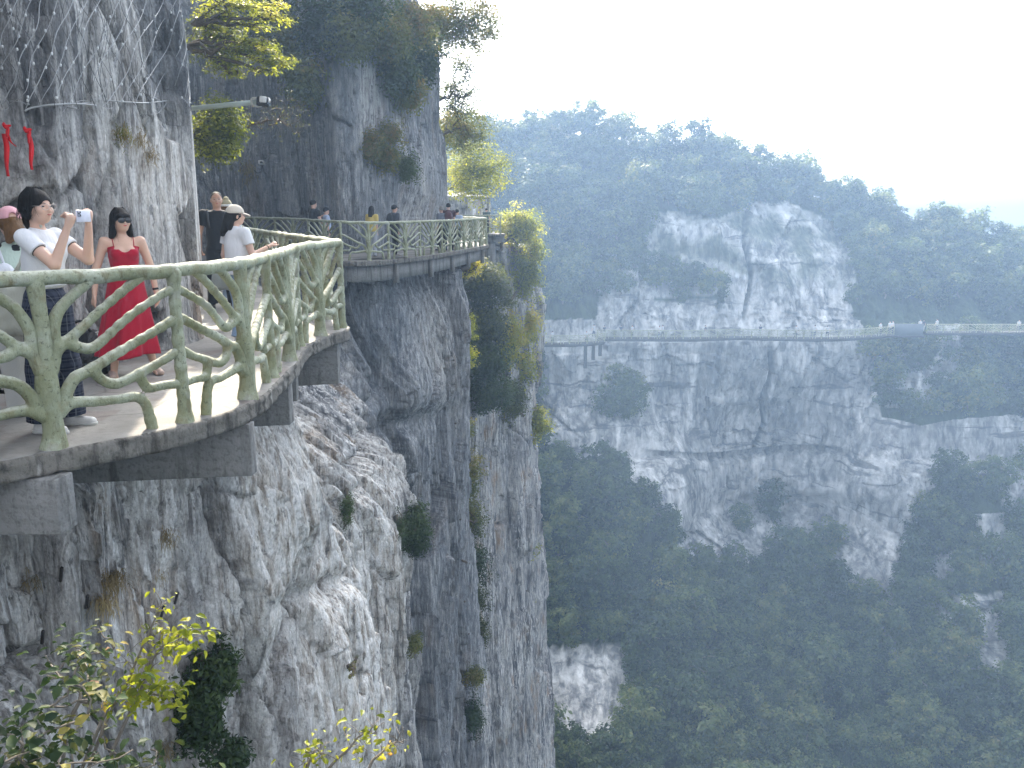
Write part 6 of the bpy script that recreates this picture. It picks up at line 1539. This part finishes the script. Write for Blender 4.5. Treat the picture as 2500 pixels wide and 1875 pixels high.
mb = MB(); ell_mb(mb, (.03, -.12, -.01), (.05, .03, .045), 8); mb.build('lens', M_LENS, o)
mb = MB(); mb.tube(catmull([(0, .05, -.06), (-.02, .1, -.2), (-.12, .2, -.32), (-.25, .25, -.33), (-.34, .35, -.25)], 6), .014, 6); mb.build('cable', M_BLACKPL, cm)
p = on_z(232, 915); bg_ = thing('black_backpack', (p[0], p[1], 0), 'shiny black bag standing on the walkway behind the red dress', 'bag')
S = SDF(.009); S.cone((-.06, 0, .12), (.07, 0, .12), .125, .12, .05).cone((0, 0, .2), (.01, 0, .33), .13, .09, .05).cone((-.09, 0, .36), (.08, 0, .30), .05, .06, .04)
for q in range(3): pass
S.p = [tuple(list(a[:6])+[[((0, 0, .004), (0, 0, -1))]]+list(a[7:])) for a in S.p]
M_GLOSS = simple('glossy_black_nylon', (.012, .012, .016), .22, 25, .3, .02, .6); S.build('bag_body', M_GLOSS, bg_, bump=lambda V: .02*fbm(V[:, 0]*13, V[:, 1]*13, V[:, 2]*13, 4, 3))
mb = MB(); mb.tube(catmull([(-.1, -.03, .36), (-.12, -.08, .47), (-.04, -.06, .50), (.03, -.02, .38)], 5), .012, 6); mb.tube(catmull([(.08, -.1, .30), (.12, -.13, .2), (.1, -.12, .08)], 5), .014, 6); mb.build('strap', M_BLACKPL, bg_)
p = at_y(482, 716, 11.2); S = SDF(.012); S.ell((0, 0, 0), (.07, .06, .13), .02).cone((.02, -.03, .05), (-.06, 0, -.13), .05, .06, .04); o = S.build('denim_piece', cloth('light_blue_denim', (.26, .36, .52), .12), bump=lambda V: .012*fbm(V[:, 0]*12, V[:, 1]*12, V[:, 2]*12, 3, 9)); o.location = p  # light blue denim shape; what it belongs to is not known
tag(o, 'bundle of pale blue denim by the rock corner left of the man in black', 'jacket')
M_STEEL = simple('rusty_black_steel', (.03, .026, .024), .6, 60, .3, .002, .4, .3)
for k, (u, v) in enumerate([(146, 1400), (216, 1462), (106, 1552), (432, 1462), (390, 1496)]):
    p = cliff_at(u, v, 4, 14); mb = MB(); mb.box((0, 0, 0), (.024, .024, .22), M=roty(.45)@rotx(.5)); o = mb.build('steel_stub', M_STEEL, smooth_sh=False, bevel=.004); o.location = (p[0]+.05, p[1]-.08, p[2]+.02)
    tag(o, ['dark steel stub in the lower cliff, topmost of the three at the left', 'dark steel stub in the lower cliff left of the straw tufts', 'dark steel stub in the lower cliff, lowest of the three at the left', 'short steel stub under the long beam, right one of a pair', 'short steel stub under the long beam, left one of a pair'][k], 'steel bar', 'steel stubs in the lower cliff')
# ------------------------------------------------------------------ light and air
def lighting():
    w = bpy.data.worlds.new('World'); SC.world = w; w.use_nodes = True; t = w.node_tree; t.nodes.clear()
    sky = t.nodes.new('ShaderNodeTexSky'); sky.sky_type = 'NISHITA'; sky.sun_disc = False
    sky.sun_elevation = R(SUN_EL); sky.sun_rotation = R(SUN_AZ); sky.air_density = 1.0; sky.dust_density = 7.0; sky.ozone_density = 1.0; sky.altitude = 300
    bg = t.nodes.new('ShaderNodeBackground'); bg.inputs[1].default_value = SKY_STR
    out = t.nodes.new('ShaderNodeOutputWorld')
    hs = t.nodes.new('ShaderNodeHueSaturation'); hs.inputs['Saturation'].default_value = .22     # a sky whitened by thin cloud
    t.links.new(sky.outputs[0], hs.inputs['Color']); t.links.new(hs.outputs[0], bg.inputs[0]); t.links.new(bg.outputs[0], out.inputs[0])
    ld = bpy.data.lights.new('sun', 'SUN'); lo = bpy.data.objects.new('sun', ld); COL.objects.link(lo)
    ld.energy = SUN_STR; ld.angle = R(.6); ld.color = (1, .89, .72)
    el, az = R(SUN_EL), R(SUN_AZ)
    d = Vector((math.sin(az)*math.cos(el), math.cos(az)*math.cos(el), math.sin(el)))
    lo.rotation_euler = d.to_track_quat('Z', 'Y').to_euler(); lo.location = (10, 40, 60)
EXPO = 2.1
SUN_EL, SUN_AZ, SKY_STR, SUN_STR = 40, -14, .15, 3.2
HAZE_D, HAZE_C = .0017, (.43, .65, 1.0)
lighting()
def haze():
    mb = MB(); mb.box((45, 122, -31), (440, 410, 176))
    t = NT('haze_air'); pv = t.n('ShaderNodeVolumePrincipled')
    pv.inputs['Color'].default_value = (*HAZE_C, 1); pv.inputs['Density'].default_value = HAZE_D; pv.inputs["Anisotropy"].default_value = .35
    t.l(pv.outputs[0], t.out.inputs['Volume'])
    t.m.cycles.homogeneous_volume = True if hasattr(t.m.cycles, 'homogeneous_volume') else None
    o = mb.build('haze', t.m, smooth_sh=False); tag(o, 'pale blue haze filling the gorge air', 'haze', kind='stuff')
haze()
SC.view_settings.view_transform = 'Standard'; SC.view_settings.look = 'None'; SC.view_settings.exposure = EXPO; SC.view_settings.gamma = 1
SC.cycles.use_denoising = True
SC.cycles.max_bounces = 6; SC.cycles.diffuse_bounces = 3; SC.cycles.transparent_max_bounces = 6; SC.cycles.transmission_bounces = 3; SC.cycles.volume_bounces = 0
SC.cycles.use_adaptive_sampling = True; SC.cycles.adaptive_threshold = .02
